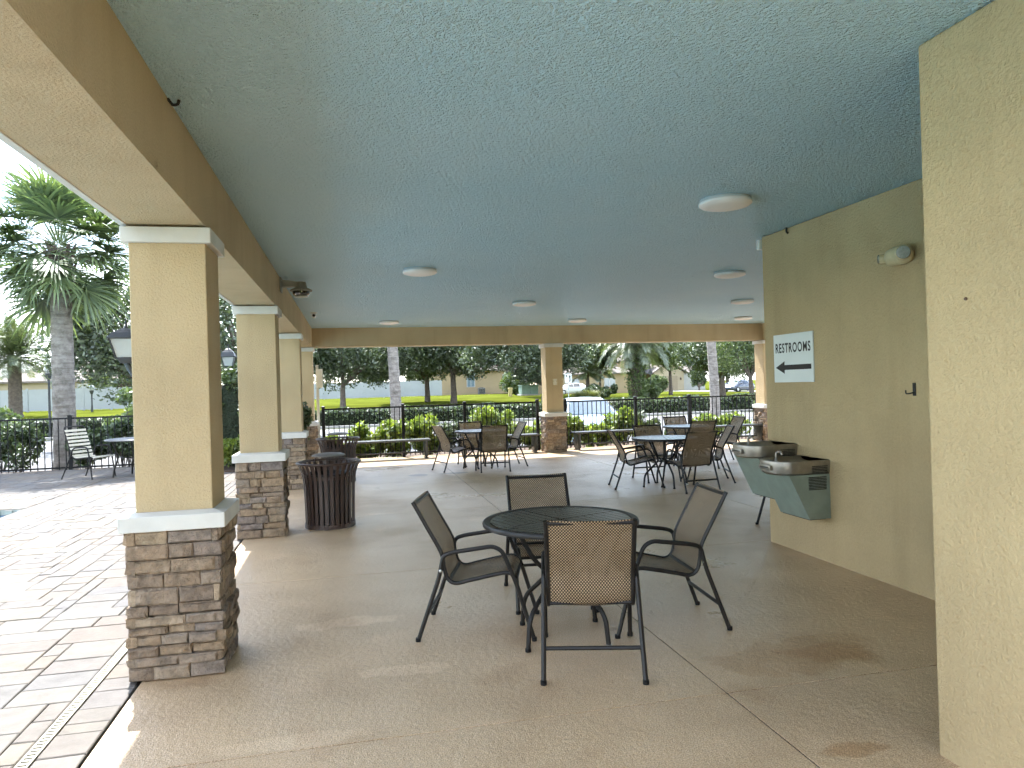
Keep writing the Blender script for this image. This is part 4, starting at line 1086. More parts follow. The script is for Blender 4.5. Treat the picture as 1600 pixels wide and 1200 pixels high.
def sabal(label, x, y, h, nf, seed, r=.21, pet=1.15, fan=1.05, lean=(0, 0), z=None, boots=True, group=None, nseg=30):
    rng = random.Random(seed)
    t = thing('palm_tree', label, 'palm', (x, y, ground_z(x, y) if z is None else z), 0, group)
    palm_trunk(t, h, r * 1.08, r * .92, lean)
    if boots:
        b = MB()
        for k in range(44):
            az = k * 2.4; zz = h - 1.0 + 1.0 * k / 44; rr = r * .95; o = Vector((lean[0] * (zz / h) ** 2 + math.cos(az) * rr, lean[1] * (zz / h) ** 2 + math.sin(az) * rr, zz)); sd = Vector((-math.sin(az), math.cos(az), 0)); ou = Vector((math.cos(az), math.sin(az), 0))
            b.loft([[tuple(o + sd * .07), tuple(o - sd * .07), tuple(o - sd * .06 + ou * .03 - Vector((0, 0, .05))), tuple(o + sd * .06 + ou * .03 - Vector((0, 0, .05)))],
                    [tuple(o + sd * .03 + ou * .11 + Vector((0, 0, .20))), tuple(o - sd * .03 + ou * .11 + Vector((0, 0, .20))), tuple(o - sd * .03 + ou * .14 + Vector((0, 0, .18))), tuple(o + sd * .03 + ou * .14 + Vector((0, 0, .18)))]])
        b.build('boots', 'bark', t)
    for k in range(nf):
        s = k / nf; az = k * 2.399963 + rng.uniform(-.2, .2); el = 1.25 - 2.15 * s ** .9 + rng.uniform(-.45, .45)
        b = MB(); zz = h - .05 + .25 * (1 - s)
        frond_fan(b, (lean[0] + math.cos(az) * .10, lean[1] + math.sin(az) * .10, zz), az, el, pet * rng.uniform(.8, 1.15), fan * rng.uniform(.85, 1.1), rng, nseg)
        raw_build(b, 'frond', 'leaf_palm', t)
    return t
def datepalm(label, x, y, h, nf, seed, r=.3, L=2.8, fern=False, group=None, droop=.45):
    rng = random.Random(seed)
    t = thing('date_palm', label, 'palm', (x, y, ground_z(x, y) - .02), 0, group)
    palm_trunk(t, h, r, r * .95, m='bark')
    for k in range(nf):
        s = k / nf; az = k * 2.399963 + rng.uniform(-.2, .2); el = 1.35 - 1.75 * s + rng.uniform(-.1, .1)
        b = MB(); frond_pinnate(b, (math.cos(az) * .15, math.sin(az) * .15, h + .2 * (1 - s)), az, el, L * rng.uniform(.85, 1.1), rng, droop)
        raw_build(b, 'frond', 'leaf_date', t)
    if fern:
        rg = np.random.default_rng(seed); n = 2600; th = rg.uniform(0, 2 * PI, n); zz = rg.uniform(.2, h * .92, n); rr = r + np.abs(rg.normal(0, .12, n)) + .12 * np.sin(zz * 1.1) ** 2
        V, F = leaves(np.stack([rr * np.cos(th), rr * np.sin(th), zz], 1), .11, .35, 0, rg); link('trunk_fern', fast_mesh('trunk_fern', V, F, 'fern'), t)
    return t
def shrub(label, x, y, h, rx, ry, n, m='leaf_shrub', leaf=.05, seed=0, name='shrub', group='shrubs along the fence', z=-0.14, core=True, aspect=.45, dense=False):
    rng = np.random.default_rng(300 + seed); nc = 16
    t = thing(name, label, 'shrub', (x, y, z), 0, group)
    d = rng.normal(size=(nc, 3)); d /= np.linalg.norm(d, axis=1)[:, None]
    cen = np.stack([d[:, 0] * rx * .68, d[:, 1] * ry * .68, h * .55 + d[:, 2] * h * .32], 1)
    P = cluster_points(cen, rng.uniform(.28, .42, nc) * min(rx, h * .7) * 1.1, n, rng, .35); P[:, 2] = np.maximum(P[:, 2], .03)
    V, F = leaves(P, leaf, aspect, 0.1, rng); link('foliage', fast_mesh('foliage', V, F, m), t)
    if dense:
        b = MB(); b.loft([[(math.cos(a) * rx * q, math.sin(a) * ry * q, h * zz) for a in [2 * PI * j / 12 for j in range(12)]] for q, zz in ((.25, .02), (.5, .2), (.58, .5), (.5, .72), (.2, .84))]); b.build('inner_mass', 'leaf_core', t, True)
    b = MB()
    for k in range(7):
        c = cen[k]; b.tube([(c[0] * .15, c[1] * .15, -.03), (c[0] * .5, c[1] * .5, c[2] * .5), tuple(c)], [.014, .010, .004], 5)
    b.build('stem', 'bark', t)
    return t
def hedge(label, x0, x1, y, h, d, n, m='leaf_hedge', leaf=.07, seed=0, z=None, group='clipped hedges'):
    rng = np.random.default_rng(500 + seed); zz = ground_z((x0 + x1) / 2, y) - .02 if z is None else z
    t = thing('hedge', label, 'hedge', (x0, y, zz), 0, group); L = x1 - x0
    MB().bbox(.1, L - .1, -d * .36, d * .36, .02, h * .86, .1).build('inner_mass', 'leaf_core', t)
    u = rng.uniform(0, 1, (n, 3)); P = np.stack([u[:, 0] * L, (u[:, 1] - .5) * d, u[:, 2] * h], 1)
    k = rng.integers(0, 3, n); P[k == 0, 1] = (-.5 * d + np.abs(rng.normal(0, .06, n)))[k == 0]; P[k == 1, 2] = (h - np.abs(rng.normal(0, .07, n)))[k == 1]
    P[:, 2] += .06 * np.sin(P[:, 0] * 1.7) + .04 * np.sin(P[:, 0] * 4.1); P[:, 2] = np.maximum(P[:, 2], .02)
    V, F = leaves(P, leaf, .6, 0, rng); link('foliage', fast_mesh('foliage', V, F, m), t)
    return t

# ---- left side: palms, oak, bushes behind the deck fence
sabal('large fan palm with grey trunk standing behind the pool fence', -6.72, 19.3, 5.35, 62, 5, .235, 1.05, 1.15, z=-.2, nseg=32)
datepalm('feathery palm at the far left edge in front of the white fence', -22.5, 56, 4.0, 64, 9, .42, 3.2)
tree('dark oak behind the fan palm and the lantern', -7.6, 31.0, 2.6, (-1.2, 0, 4.1, 2.1, 2.2, 2.1), 9000, .13, 'leaf_oak', .20, (-.25, 0), 40, group='trees beyond the pool fence', seed=1)
tree('dark oak seen in the gap between the first two columns', -4.6, 33.0, 2.8, (.4, 0, 4.6, 2.4, 2.4, 2.3), 6000, .13, 'leaf_oak', .18, (0, 0), 32, group='trees beyond the pool fence', seed=2)
tree('low green tree far behind the white fence at left', -20.0, 72, 2.0, (0, 0, 2.6, 3, 2, 1.5), 3000, .2, 'leaf_light', .18, (0, 0), 24, group='trees beyond the pool fence', seed=3)
GS = 'bushes behind the pool fence'
k = 0
for x, y, h, r, lab in [(-9.4, 18.5, 1.15, .55, 'dark bush at the far left end of the pool fence'), (-8.2, 18.4, .95, .5, 'low bush second from the left behind the pool fence'),
                        (-7.35, 18.3, 1.15, .55, 'dark bush left of the fan palm trunk'), (-5.95, 18.35, .95, .5, 'low bush right of the fan palm trunk'),
                        (-5.2, 18.4, 1.2, .55, 'dark bush behind the deck table'), (-4.4, 18.4, 1.25, .6, 'dark bush right of the deck table'), (-3.5, 18.4, 1.2, .6, 'dark bush hidden beside the nearest column')]:
    shrub(lab, x, y, h, r, .45, 2200, 'leaf_hedge', .055, 20 + k, 'bush', GS); k += 1
shrub('taller bright green bush left of the nearest column', -5.35, 19.6, 2.1, .62, .6, 3200, 'leaf_light', .07, 31, 'bush', GS, -.25)
shrub('green bush at the left picture edge below the feathery palm', -9.2, 22.0, 1.7, .6, .6, 2600, 'leaf_light', .07, 32, 'bush', GS, -.3)
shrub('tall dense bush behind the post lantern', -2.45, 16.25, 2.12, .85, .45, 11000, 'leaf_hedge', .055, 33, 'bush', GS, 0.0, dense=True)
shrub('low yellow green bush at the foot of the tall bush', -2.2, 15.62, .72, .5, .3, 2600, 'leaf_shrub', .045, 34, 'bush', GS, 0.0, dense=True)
structure(MB().bbox(-3.5, -1.62, 15.25, 17.3, -.05, .018, .01).build('planting_bed', 'mulch'))
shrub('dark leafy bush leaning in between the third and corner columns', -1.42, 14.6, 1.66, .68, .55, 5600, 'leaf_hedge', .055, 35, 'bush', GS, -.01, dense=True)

# ---- shrubs behind the two fence runs
GF = 'yellow green shrubs outside the fence'
for i, (x, y, h, r, n, m, lab) in enumerate([
        (-.35, 17.35, .62, .40, 1500, 'leaf_shrub', 'low shrub at the left end of the fence behind the corner column'),
        (.35, 17.4, .88, .48, 2400, 'leaf_shrub', 'yellow green shrub behind the far trash can lid'),
        (1.0, 17.35, .95, .50, 2600, 'leaf_shrub', 'bright shrub beneath the tall grey palm trunk'),
        (1.75, 17.45, .98, .50, 2600, 'leaf_shrub', 'bright shrub right of the second fence post'),
        (2.45, 17.4, .86, .46, 2000, 'leaf_hedge', 'darker shrub behind the far left table'),
        (3.2, 17.45, 1.16, .56, 1900, 'leaf_shrub', 'tallest arching yellow shrub left of the middle column'),
        (3.85, 17.5, 1.06, .50, 1700, 'leaf_shrub', 'arching yellow shrub next to the middle column'),
        (4.55, 17.4, .70, .42, 1500, 'leaf_shrub', 'low shrub behind the middle column'),
        (5.25, 17.35, .92, .48, 2000, 'leaf_shrub', 'shrub right of the middle column below the car mirror'),
        (6.0, 17.3, .60, .44, 1700, 'leaf_shrub', 'low shrub in front of the parked car'),
        (6.75, 17.4, 1.06, .52, 2300, 'leaf_shrub', 'tall shrub beside the parked car bonnet'),
        (7.35, 17.45, .96, .46, 1900, 'leaf_hedge', 'dark shrub right of the parked car'),
        (8.3, 17.4, .55, .42, 1500, 'leaf_hedge', 'low dark shrub behind the rearmost table'),
        (9.1, 17.45, .72, .48, 2000, 'leaf_shrub', 'bright low shrub below the right palm trunk'),
        (9.9, 17.45, .74, .46, 2000, 'leaf_shrub', 'bright low shrub at the right end of the fence')]):
    shrub(lab, x, y, h, r, .42, n, m, .062 if m == 'leaf_shrub' else .05, 50 + i, 'shrub', GF, -.13, True, .36)

# ---- hedge and trees across the lot
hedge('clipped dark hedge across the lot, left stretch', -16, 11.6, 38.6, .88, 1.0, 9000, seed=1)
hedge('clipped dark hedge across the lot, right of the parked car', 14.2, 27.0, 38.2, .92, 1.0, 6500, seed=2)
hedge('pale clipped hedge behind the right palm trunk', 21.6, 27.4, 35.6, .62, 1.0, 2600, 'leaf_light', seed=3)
sabal('tall grey palm trunk rising left of the far left table', 1.70, 28, 7.2, 22, 21, .20, 1.1, 1.0, lean=(-.35, 0), boots=False, nseg=20)
sabal('tall ringed palm trunk rising in front of the right hand trees', 18.28, 34, 7.6, 22, 22, .235, 1.1, 1.0, lean=(-.5, 0), boots=False, nseg=20)
tree('dark oak at the left over the lawn, in front of the white fence', -.55, 52, 1.9, (.4, 0, 4.1, 3.6, 3.0, 2.2), 15000, .15, 'leaf_oak', .20, (.05, 0), 46, seed=4)
tree('oak with thin trunk behind the tall palm', 6.0, 58, 2.0, (-.6, 0, 4.4, 3.0, 2.8, 2.2), 12000, .16, 'leaf_oak', .21, (0, 0), 40, seed=5)
tree('oak with forked trunk in front of the tan house', 7.7, 55, 2.3, (.6, 0, 4.5, 3.6, 3.0, 2.2), 15000, .155, 'leaf_oak', .23, (0, 0), 46, seed=6)
tree('spreading oak behind the middle column with a low limb', 13.0, 48, 1.7, (-1.0, 0, 4.3, 3.4, 3.0, 2.3), 14000, .14, 'leaf_oak', .26, (.1, 0), 44, seed=7)
tree('dark tree right of the middle column above the white car', 17.6, 62, 2.6, (0, 0, 5.1, 3.4, 3.0, 2.3), 12000, .17, 'leaf_oak', .2, (0, 0), 40, seed=8)
tree('small green tree beside the curve sign', 18.8, 66, 1.6, (-.6, 0, 2.6, 1.3, 1.2, 1.3), 3500, .14, 'leaf_light', .10, (0, 0), 20, seed=9)
tree('dark tree left of the ferny palm', 24.2, 72, 2.6, (-.8, 0, 5.6, 3.6, 3.0, 2.8), 11000, .18, 'leaf_oak', .2, (0, 0), 40, seed=10)
tree('light green tree right of the garage house', 35.4, 76, 2.8, (.2, 0, 5.6, 3.3, 3.0, 2.6), 12000, .18, 'leaf_light', .2, (0, 0), 40, seed=11)
tree('dark dense tree behind the right palm trunk', 33.0, 60, 1.9, (-.2, 0, 4.4, 2.8, 2.6, 2.5), 13000, .16, 'leaf_oak', .30, (0, 0), 40, seed=12)
tree('pale leaved tree at the right end beside the far column', 27.0, 45, 2.0, (.2, 0, 3.8, 2.1, 2.0, 1.9), 9000, .12, 'leaf_light', .17, (-.1, 0), 34, seed=13)
tree('narrow dark evergreen beside the garage house', 50.2, 98, .6, (0, 0, 2.2, .8, .8, 2.0), 2600, .2, 'leaf_hedge', .15, (0, 0), 14, name='evergreen', seed=14)
tree('far tree behind the houses at the right', 66, 118, 3, (0, 0, 5.5, 6, 4, 3.2), 7000, .34, 'leaf_oak', .3, (0, 0), 30, seed=15)
tree('far tree behind the tan house', 24, 112, 3, (0, 0, 5.0, 6, 4, 3.4), 7000, .34, 'leaf_oak', .3, (0, 0), 30, seed=16)
for i, (x, y, lab) in enumerate([(-14, 118, 'far belt tree at the left over the white fence'), (2, 122, 'far belt tree behind the long white fence'), (13, 126, 'far belt tree above the tan house roof'),
                              (40, 132, 'far belt tree above the cream house'), (54, 126, 'far belt tree right of the gable roof'), (80, 122, 'far belt tree at the right end')]):
    tree(lab, x, y, 3, (0, 0, 5.5, 7, 4, 4.0), 6500, .42, 'leaf_oak', .3, (0, 0), 30, seed=60 + i, group='far belt trees')
datepalm('ferny trunked palm with arching fronds in front of the houses', 20.6, 50, 4.35, 56, 12, .40, 3.2, True, droop=.75)
for i, (x, y, h, lab) in enumerate([(23.6, 70, 2.2, 'slim small palm left of the ferny palm'), (25.6, 72, 2.5, 'slim small palm closest to the ferny palm')]):
    datepalm(lab, x, y, h, 24, 40 + i, .12, 1.7, droop=.6, group='slim palms by the street')
GY = 'front garden bushes'
shrub('round bright bush left of the garage door', 33.0, 76, 1.75, 1.55, 1.2, 4200, 'leaf_light', .12, 71, 'bush', GY, ground_z(33, 76))
shrub('round bush touching the garage door side', 35.0, 79, 2.3, 1.3, 1.2, 4200, 'leaf_light', .12, 72, 'bush', GY, ground_z(35, 79))
shrub('low brownish hedge bush beneath the slim palms', 21.4, 60, 1.1, 1.9, .8, 4200, 'leaf_hedge', .10, 73, 'bush', GY, ground_z(21, 60))
shrub('low dark bush left of the ferny palm trunk', 18.9, 54, 1.0, 1.3, .8, 3600, 'leaf_hedge', .09, 74, 'bush', GY, ground_z(19, 54))
shrub('green bush at the foot of the ferny palm', 21.9, 50.5, 1.2, .8, .8, 3200, 'leaf_light', .09, 75, 'bush', GY, ground_z(22, 50))
shrub('pale bush under the oak limb by the green box', 16.9, 74, 2.4, 1.6, 1.1, 4200, 'leaf_light', .15, 76, 'bush', GY, ground_z(17, 74))
def reeds(label, x, y, h, r, n, seed):
    rng = np.random.default_rng(seed); t = thing('grass_clump', label, 'plant', (x, y, ground_z(x, y) - .03), 0, 'ornamental grass clumps')
    a = rng.uniform(0, 2 * PI, n); rr = rng.uniform(0, .25, n) * r; tip = rng.uniform(.4, 1, n) * r; hh = h * rng.uniform(.6, 1, n); w = .012
    B = np.stack([rr * np.cos(a), rr * np.sin(a), np.zeros(n)], 1); Mi = np.stack([(rr + tip * .3) * np.cos(a), (rr + tip * .3) * np.sin(a), hh * .75], 1); T = np.stack([(rr + tip) * np.cos(a), (rr + tip) * np.sin(a), hh], 1)
    sd = np.stack([-np.sin(a), np.cos(a), np.zeros(n)], 1) * w
    V = np.stack([B - sd, B + sd, Mi + sd, Mi - sd, T + sd * .1, T - sd * .1], 1).reshape(-1, 3); i = np.arange(n)[:, None] * 6
    F = np.concatenate([i + np.array([[0, 1, 2, 3]]), i + np.array([[3, 2, 4, 5]])], 0)
    link('blades', fast_mesh('blades', V, F, 'leaf_grass'), t)
reeds('pale ornamental grass clump right of the curve sign', 15.3, 47, 1.15, .9, 900, 1)
reeds('pale ornamental grass clump nearer the parked car roof', 16.7, 49, 1.1, .9, 900, 2)

# ================================================================== far houses, fences, street things
def vinyl(label, x0, x1, y0, y1, h, n):
    f = thing('vinyl_fence', label, 'fence', (0, 0, 0), 0, 'white vinyl fences')
    for k in range(n):
        xa, xb = x0 + (x1 - x0) * k / n, x0 + (x1 - x0) * (k + 1) / n; ya, yb = y0 + (y1 - y0) * k / n, y0 + (y1 - y0) * (k + 1) / n
        z = ground_z((xa + xb) / 2, (ya + yb) / 2) - .03
        MB().loft([[(xa + .06, ya - .02, z + .05), (xb - .06, yb - .02, z + .05), (xb - .06, yb + .02, z + .05), (xa + .06, ya + .02, z + .05)], [(xa + .06, ya - .02, z + h), (xb - .06, yb - .02, z + h), (xb - .06, yb + .02, z + h), (xa + .06, ya + .02, z + h)]]).build('panel', 'vinyl', f)
        MB().box(xa - .065, xa + .065, ya - .065, ya + .065, z, z + h + .08).build('post', 'vinyl', f)
    return f
vinyl('white vinyl fence on the grass rise at the far left', -33, -14.4, 64.5, 62.5, 1.75, 9)
vinyl('long white vinyl fence across the lawn behind the oaks', -12, 10.6, 86, 85, 1.85, 10)
def window(parent, x, y, z, w, h):
    f = MB().box(x - w / 2 - .08, x + w / 2 + .08, y - .06, y - .001, z - .08, z + h + .08).build('window', 'housewhite', parent)
    for sx in (-1, 1): MB().box(x + (sx * w / 4) - w / 4 + .03, x + sx * w / 4 + w / 4 - .03, y - .075, y - .062, z, z + h).build('pane', 'pane', f)
def hip(parent, x0, x1, y0, y1, z, h, m, ov=.45):
    a = [(x0 - ov, y0 - ov, z), (x1 + ov, y0 - ov, z), (x1 + ov, y1 + ov, z), (x0 - ov, y1 + ov, z)]
    ins = min((x1 - x0), (y1 - y0)) / 2; 
    t = [(x0 + ins * .98, y0 + ins * .98, z + h), (x1 - ins * .98, y0 + ins * .98, z + h), (x1 - ins * .98, y1 - ins * .98, z + h), (x0 + ins * .98, y1 - ins * .98, z + h)]
    lo = [(p[0], p[1], z - .18) for p in a]
    return MB().loft([lo, a, t]).build('roof', m, parent)
# garage house
gz = ground_z(48, 105) - .05
hA = thing('garage_house', 'cream house with a garage door and front gable at the right', 'house', (0, 0, gz), 0, 'houses')
MB().box(46.2, 51.2, 105, 114, 0, 2.9).build('wall', 'housewall2', hA)
MB().prism([(46.2, 104.99, 2.9), (51.2, 104.99, 2.9), (48.7, 104.99, 4.35)], (0, .3, 0)).build('gable', 'housewall2', hA)
b = MB(); b.loft([[(45.7, 104.5, 2.75), (48.7, 104.5, 4.52), (48.7, 114, 4.52), (45.7, 114, 2.75)], [(45.7, 104.5, 2.92), (48.7, 104.5, 4.70), (48.7, 114, 4.70), (45.7, 114, 2.92)]]); b.build('roof', 'shingle', hA)
b = MB(); b.loft([[(51.7, 104.5, 2.75), (48.7, 104.5, 4.52), (48.7, 114, 4.52), (51.7, 114, 2.75)], [(51.7, 104.5, 2.92), (48.7, 104.5, 4.70), (48.7, 114, 4.70), (51.7, 114, 2.92)]]); b.build('roof', 'shingle', hA)
gd = MB().box(47.3, 50.1, 104.93, 104.995, 0.05, 2.35).build('garage_door', 'garage', hA)
for k in range(4): MB().box(47.36, 50.04, 104.90, 104.928, .09 + k * .57, .60 + k * .57).build('door_panel', 'garage', gd)
MB().box(50.55, 50.75, 104.85, 104.995, 1.7, 2.05).build('wall_lamp', 'brown', hA)
MB().box(51.2, 55.6, 106.5, 114, 0, 2.95).build('wall', 'housewhite', hA)
b = MB(); b.loft([[(51.2, 106.0, 2.9), (56.1, 106.0, 2.9), (56.1, 114.4, 2.9), (51.2, 114.4, 2.9)], [(51.2, 109.5, 4.3), (54.0, 109.8, 4.3), (54.0, 110.6, 4.3), (51.2, 110.8, 4.3)]]); b.build('roof', 'shingle', hA)
MB().box(41.5, 46.2, 107, 115, 0, 5.0).build('wall', 'housewall', hA)
window(hA, 42.6, 107, .9, 1.5, 1.5); window(hA, 45.6, 107, 4.0, .6, .7)
MB().box(44.2, 45.3, 106.9, 106.995, .05, 2.2).build('front_door', 'brown', hA)
hip(hA, 41.5, 46.2, 107, 115, 5.0, 1.8, 'shingle')
b = MB(); b.loft([[(43.6, 105.2, 2.7), (46.15, 105.2, 2.7), (46.15, 107, 3.2), (43.6, 107, 3.2)], [(43.6, 105.2, 2.85), (46.15, 105.2, 2.85), (46.15, 107.0, 4.4), (43.6, 107.0, 4.4)]]); b.build('porch_roof', 'shingledark', hA)
# house behind the ferny palm
hC = thing('tan_house', 'tan house mostly hidden behind the ferny palm and slim palms', 'house', (0, 0, ground_z(34, 100) - .05), 0, 'houses')
MB().box(28.5, 40.6, 100, 110, 0, 3.0).build('wall', 'housewall', hC); hip(hC, 28.5, 40.6, 100, 110, 3.0, 2.2, 'shingle')
window(hC, 31.5, 100, 1.0, 1.6, 1.2); window(hC, 37, 100, 1.0, 1.6, 1.2)
# house behind the oaks
hB = thing('oak_house', 'tan house behind the oaks with a window and air conditioner', 'house', (0, 0, ground_z(15, 90) - .05), 0, 'houses')
MB().box(10.4, 22.4, 91, 101, 0, 3.1).build('wall', 'housewall', hB); hip(hB, 10.4, 22.4, 91, 101, 3.1, 2.4, 'shingle')
window(hB, 15.0, 91, 1.0, .95, 1.5); window(hB, 19.8, 91, 1.0, 1.2, 1.4)
ac = thing('air_conditioner', 'grey air conditioner unit standing against the tan house wall', 'air conditioner', (16.1, 89.6, ground_z(16, 89.6) - .03))
MB().bbox(-.42, .42, -.4, .4, .0, .82, .04).build('case', 'greyunit', ac); MB().lathe([(.0001, .825), (.3, .825), (.3, .85), (.0001, .86)], seg=18).build('fan_grille', 'louvre', ac)
for k in range(7): MB().box(-.39, .39, -.412, -.401, .1 + k * .09, .15 + k * .09).build('louvre', 'louvre', ac)
# house behind the white fence at left
hD = thing('left_house', 'beige house with brown roof behind the far left white fence', 'house', (0, 0, ground_z(-26, 78) - .05), 0, 'houses')
MB().box(-34, -21.0, 78, 88, 0, 2.75).build('wall', 'housewall2', hD); hip(hD, -34, -21.0, 78, 88, 2.75, 2.0, 'shingle')
window(hD, -27.2, 78, 1.5, 1.4, .9); window(hD, -25.3, 78, 1.5, 1.2, .9); window(hD, -22.8, 78, 1.5, 1.6, .7)
# utility boxes and posts
tb = thing('transformer_box', 'green utility transformer box on the lawn left of the middle column', 'utility box', (16.9, 68.3, ground_z(16.9, 68.3) - .04))
MB().bbox(-.95, .95, -.9, .9, 0, .12, .02).build('pad', 'concrete', tb); MB().bbox(-.82, .82, -.7, .7, .12, .95, .04).build('case', 'greenbox', tb)
MB().bbox(-.88, .88, -.76, .76, .951, 1.02, .02).build('lid', 'greenbox', tb); MB().box(-.01, .01, -.715, -.7005, .15, .92).build('door_seam', 'louvre', tb)
yp = thing('marker_post', 'short yellow utility post on the lawn beside the green box', 'post', (14.15, 64, ground_z(14.15, 64) - .04))
MB().bbox(-.16, .16, -.1, .1, 0, .62, .02).build('post', 'yellowpost', yp); MB().bbox(-.2, .2, -.13, .13, .62, .78, .03).build('cap', 'yellowpost', yp)
cs = thing('curve_sign', 'white road sign with black curved arrow right of the middle column', 'sign', (13.82, 45, ground_z(13.8, 45) - .04))
MB().tube([(0, .03, 0), (0, .03, 2.45)], .028, 8).build('post', 'postgrey', cs)
MB().bbox(-.24, .24, -.012, .0, 1.78, 2.38, .01).build('panel', 'signwhite', cs)
MB().prism([(.06, -.013, 1.84), (.13, -.013, 1.86), (.15, -.013, 2.02), (.12, -.013, 2.14), (.17, -.013, 2.14), (.11, -.013, 2.30), (.03, -.013, 2.14), (.07, -.013, 2.14), (.09, -.013, 2.02)], (0, -.004, 0)).build('arrow', 'ink', cs)
MB().prism([(-.15, -.013, 2.18), (-.07, -.013, 2.18), (-.09, -.013, 2.30), (-.16, -.013, 2.31)], (0, -.004, 0)).build('mark', 'ink', cs)
rs = thing('round_sign', 'dark backed road sign on a thin post by the garage house', 'sign', (26.05, 60, ground_z(26, 60) - .04))
MB().tube([(0, .03, 0), (0, .03, 3.1)], .03, 8).build('post', 'lampblack', rs)
MB().prism([(.21 * math.cos(PI / 8 + k * PI / 4), -.012, 2.15 + .21 * math.sin(PI / 8 + k * PI / 4)) for k in range(8)], (0, .012, 0)).build('panel', 'lampblack', rs)
for x, y, zt, lab in ((-13.85, 38, 2.75, 'thin black lamp post with globe left of the fan palm'), (-19.0, 60, 2.1, 'far globe lamp post right of the fan palm trunk')):
    g0 = ground_z(x, y) - .04; lp = thing('globe_lamp', lab, 'lamp post', (x, y, g0), 0, 'globe lamp posts'); H_ = zt - g0
    MB().tube([(0, 0, 0), (0, 0, .5), (0, 0, H_)], [.09, .055, .05], 10).build('post', 'lampblack', lp, True)
    MB().lathe([(.06, H_ - .3), (.14, H_ - .12), (.15, H_), (.0001, H_ + .01)], seg=14).build('collar', 'lampblack', lp, True)
    MB().lathe([(.10, H_), (.19, H_ + .12), (.20, H_ + .22), (.14, H_ + .36), (.0001, H_ + .42)], seg=16).build('globe', 'lampglass', lp, True)

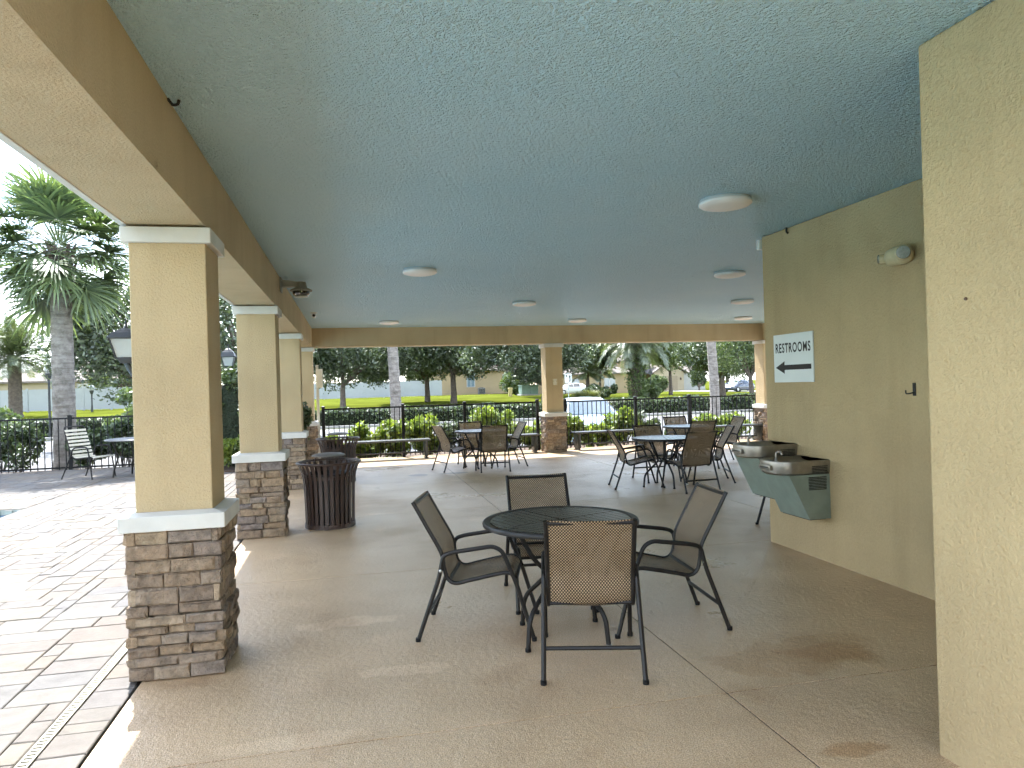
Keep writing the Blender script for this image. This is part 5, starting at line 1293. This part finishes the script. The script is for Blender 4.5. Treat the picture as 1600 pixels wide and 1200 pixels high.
# ================================================================== cars
def car(label, paint, x, y, heading, z, group='parked cars'):
    """heading: angle of the car's nose in the xy plane"""
    t = thing('parked_car', label, 'car', (x, y, z), heading, group)
    def sec(px, w, zb, zs, zt, crown):
        w2 = w * .985
        return [(px, -w * .90, zb), (px, -w, zb + .12), (px, -w, (zb + zs) / 2 + .05), (px, -w2, zs), (px, -w * .90, zt), (px, -w * .45, zt + crown), (px, 0, zt + crown * 1.25), (px, w * .45, zt + crown), (px, w * .90, zt), (px, w2, zs), (px, w, (zb + zs) / 2 + .05), (px, w, zb + .12), (px, w * .90, zb)]
    S_ = [(-2.22, .62, .42, .62, .70, .01), (-2.17, .80, .28, .74, .92, .02), (-1.95, .87, .22, .80, .98, .03), (-1.2, .90, .20, .84, .99, .02), (0, .905, .20, .84, .97, .01), (.75, .90, .20, .82, .95, .02), (1.35, .88, .20, .78, .88, .035), (1.85, .83, .22, .68, .77, .04), (2.12, .74, .26, .56, .64, .03), (2.22, .60, .32, .48, .52, .01)]
    body = MB().loft([sec(*s) for s in S_]).build('body', paint, t, True)
    # greenhouse: hood-to-roof loft
    gh = [(-1.95, .62, .97, .98), (-1.35, .68, .97, 1.36), (-.6, .69, .96, 1.44), (.1, .69, .95, 1.43), (.45, .68, .95, 1.36), (1.22, .66, .90, .93)]
    def gsec(px, w, zb, zt):
        tw = w * (.83 if zt > 1.1 else 1.08)
        return [(px, -.84, zb), (px, -tw, zt - .05), (px, -tw * .85, zt), (px, 0, zt + .02), (px, tw * .85, zt), (px, tw, zt - .05), (px, .84, zb)]
    MB().loft([gsec(*s) for s in gh]).build('cabin', paint, t, True)
    def pane(name, pts, m):
        c = sum((Vector(p) for p in pts), Vector()) / len(pts); n = (Vector(pts[1]) - Vector(pts[0])).cross(Vector(pts[2]) - Vector(pts[0])).normalized()
        if n.dot(c - Vector((-.3, 0, .9))) < 0: n = -n
        MB().prism([tuple(Vector(p) + n * .012) for p in pts], tuple(n * .012)).build(name, m, t)
    pane('windscreen', [(1.16, -.66, .965), (1.16, .66, .965), (.50, .53, 1.355), (.50, -.53, 1.355)], 'windscreen')
    pane('rear_window', [(-1.88, -.60, 1.03), (-1.88, .60, 1.03), (-1.40, .52, 1.335), (-1.40, -.52, 1.335)], 'carglass')
    for s in (-1, 1):
        pane('side_window', [(.95, s * .815, .985), (.05, s * .815, .985), (.05, s * .60, 1.36), (.42, s * .60, 1.32)], 'carglass')
        pane('side_window', [(-.02, s * .815, .985), (-.85, s * .815, .985), (-.85, s * .60, 1.36), (-.02, s * .60, 1.37)], 'carglass')
        mr = MB().bbox(.72, .90, s * 1.02 - .09, s * 1.02 + .09, .97, 1.10, .03).build('mirror', paint, t, True)
        MB().bbox(1.86, 2.10, s * .66 - .14, s * .66 + .14, .60, .70, .03).build('headlight', 'headlamp', t, True)
        MB().bbox(-2.20, -2.08, s * .66 - .12, s * .66 + .12, .72, .86, .02).build('tail_light', 'brown', t, True)
        MB().box(.05, .22, s * .905 - .012, s * .905 + .012, .80, .83).build('handle', 'rim', t)
        for wx in (-1.32, 1.38):
            w = MB().lathe([(.20, -.10), (.29, -.105), (.32, -.08), (.325, 0), (.32, .08), (.29, .105), (.20, .10)], (wx, s * .82, .325), 24, 'y').build('wheel', 'tyre', t, True)
            MB().lathe([(.0001, s * .085), (.06, s * .095), (.19, s * .07), (.21, s * .10)], (wx, s * .82, .325), 16, 'y').build('rim', 'rim', w, True)
    MB().bbox(2.14, 2.225, -.45, .45, .34, .44, .01).build('grille', 'liner', t)
    MB().bbox(2.215, 2.24, -.26, .26, .42, .54, .005).build('number_plate', 'plate', t)
    MB().tube([(1.20, .35, .95), (1.02, -.20, 1.06)], .008, 5).build('wiper', 'ink', t)
    MB().tube([(1.20, -.25, .95), (1.02, -.62, 1.05)], .008, 5).build('wiper', 'ink', t)
    return t
car('pale blue car parked nose to the fence behind the shrubs', 'paint_ice', 7.05, 21.3, math.radians(-98.5), ground_z(6, 21) - .035)
car('white car on the street beside the curve sign', 'paint_white', 27.4, 88, math.radians(185), ground_z(27.4, 88) - .045)
car('dark blue car parked at the far right behind the trees', 'paint_navy', 46.2, 80.0, math.radians(205), ground_z(46, 80) - .045)
car('silver blue car parked behind the dark blue one', 'paint_silver', 48.5, 84.5, math.radians(205), ground_z(48, 84) - .045)
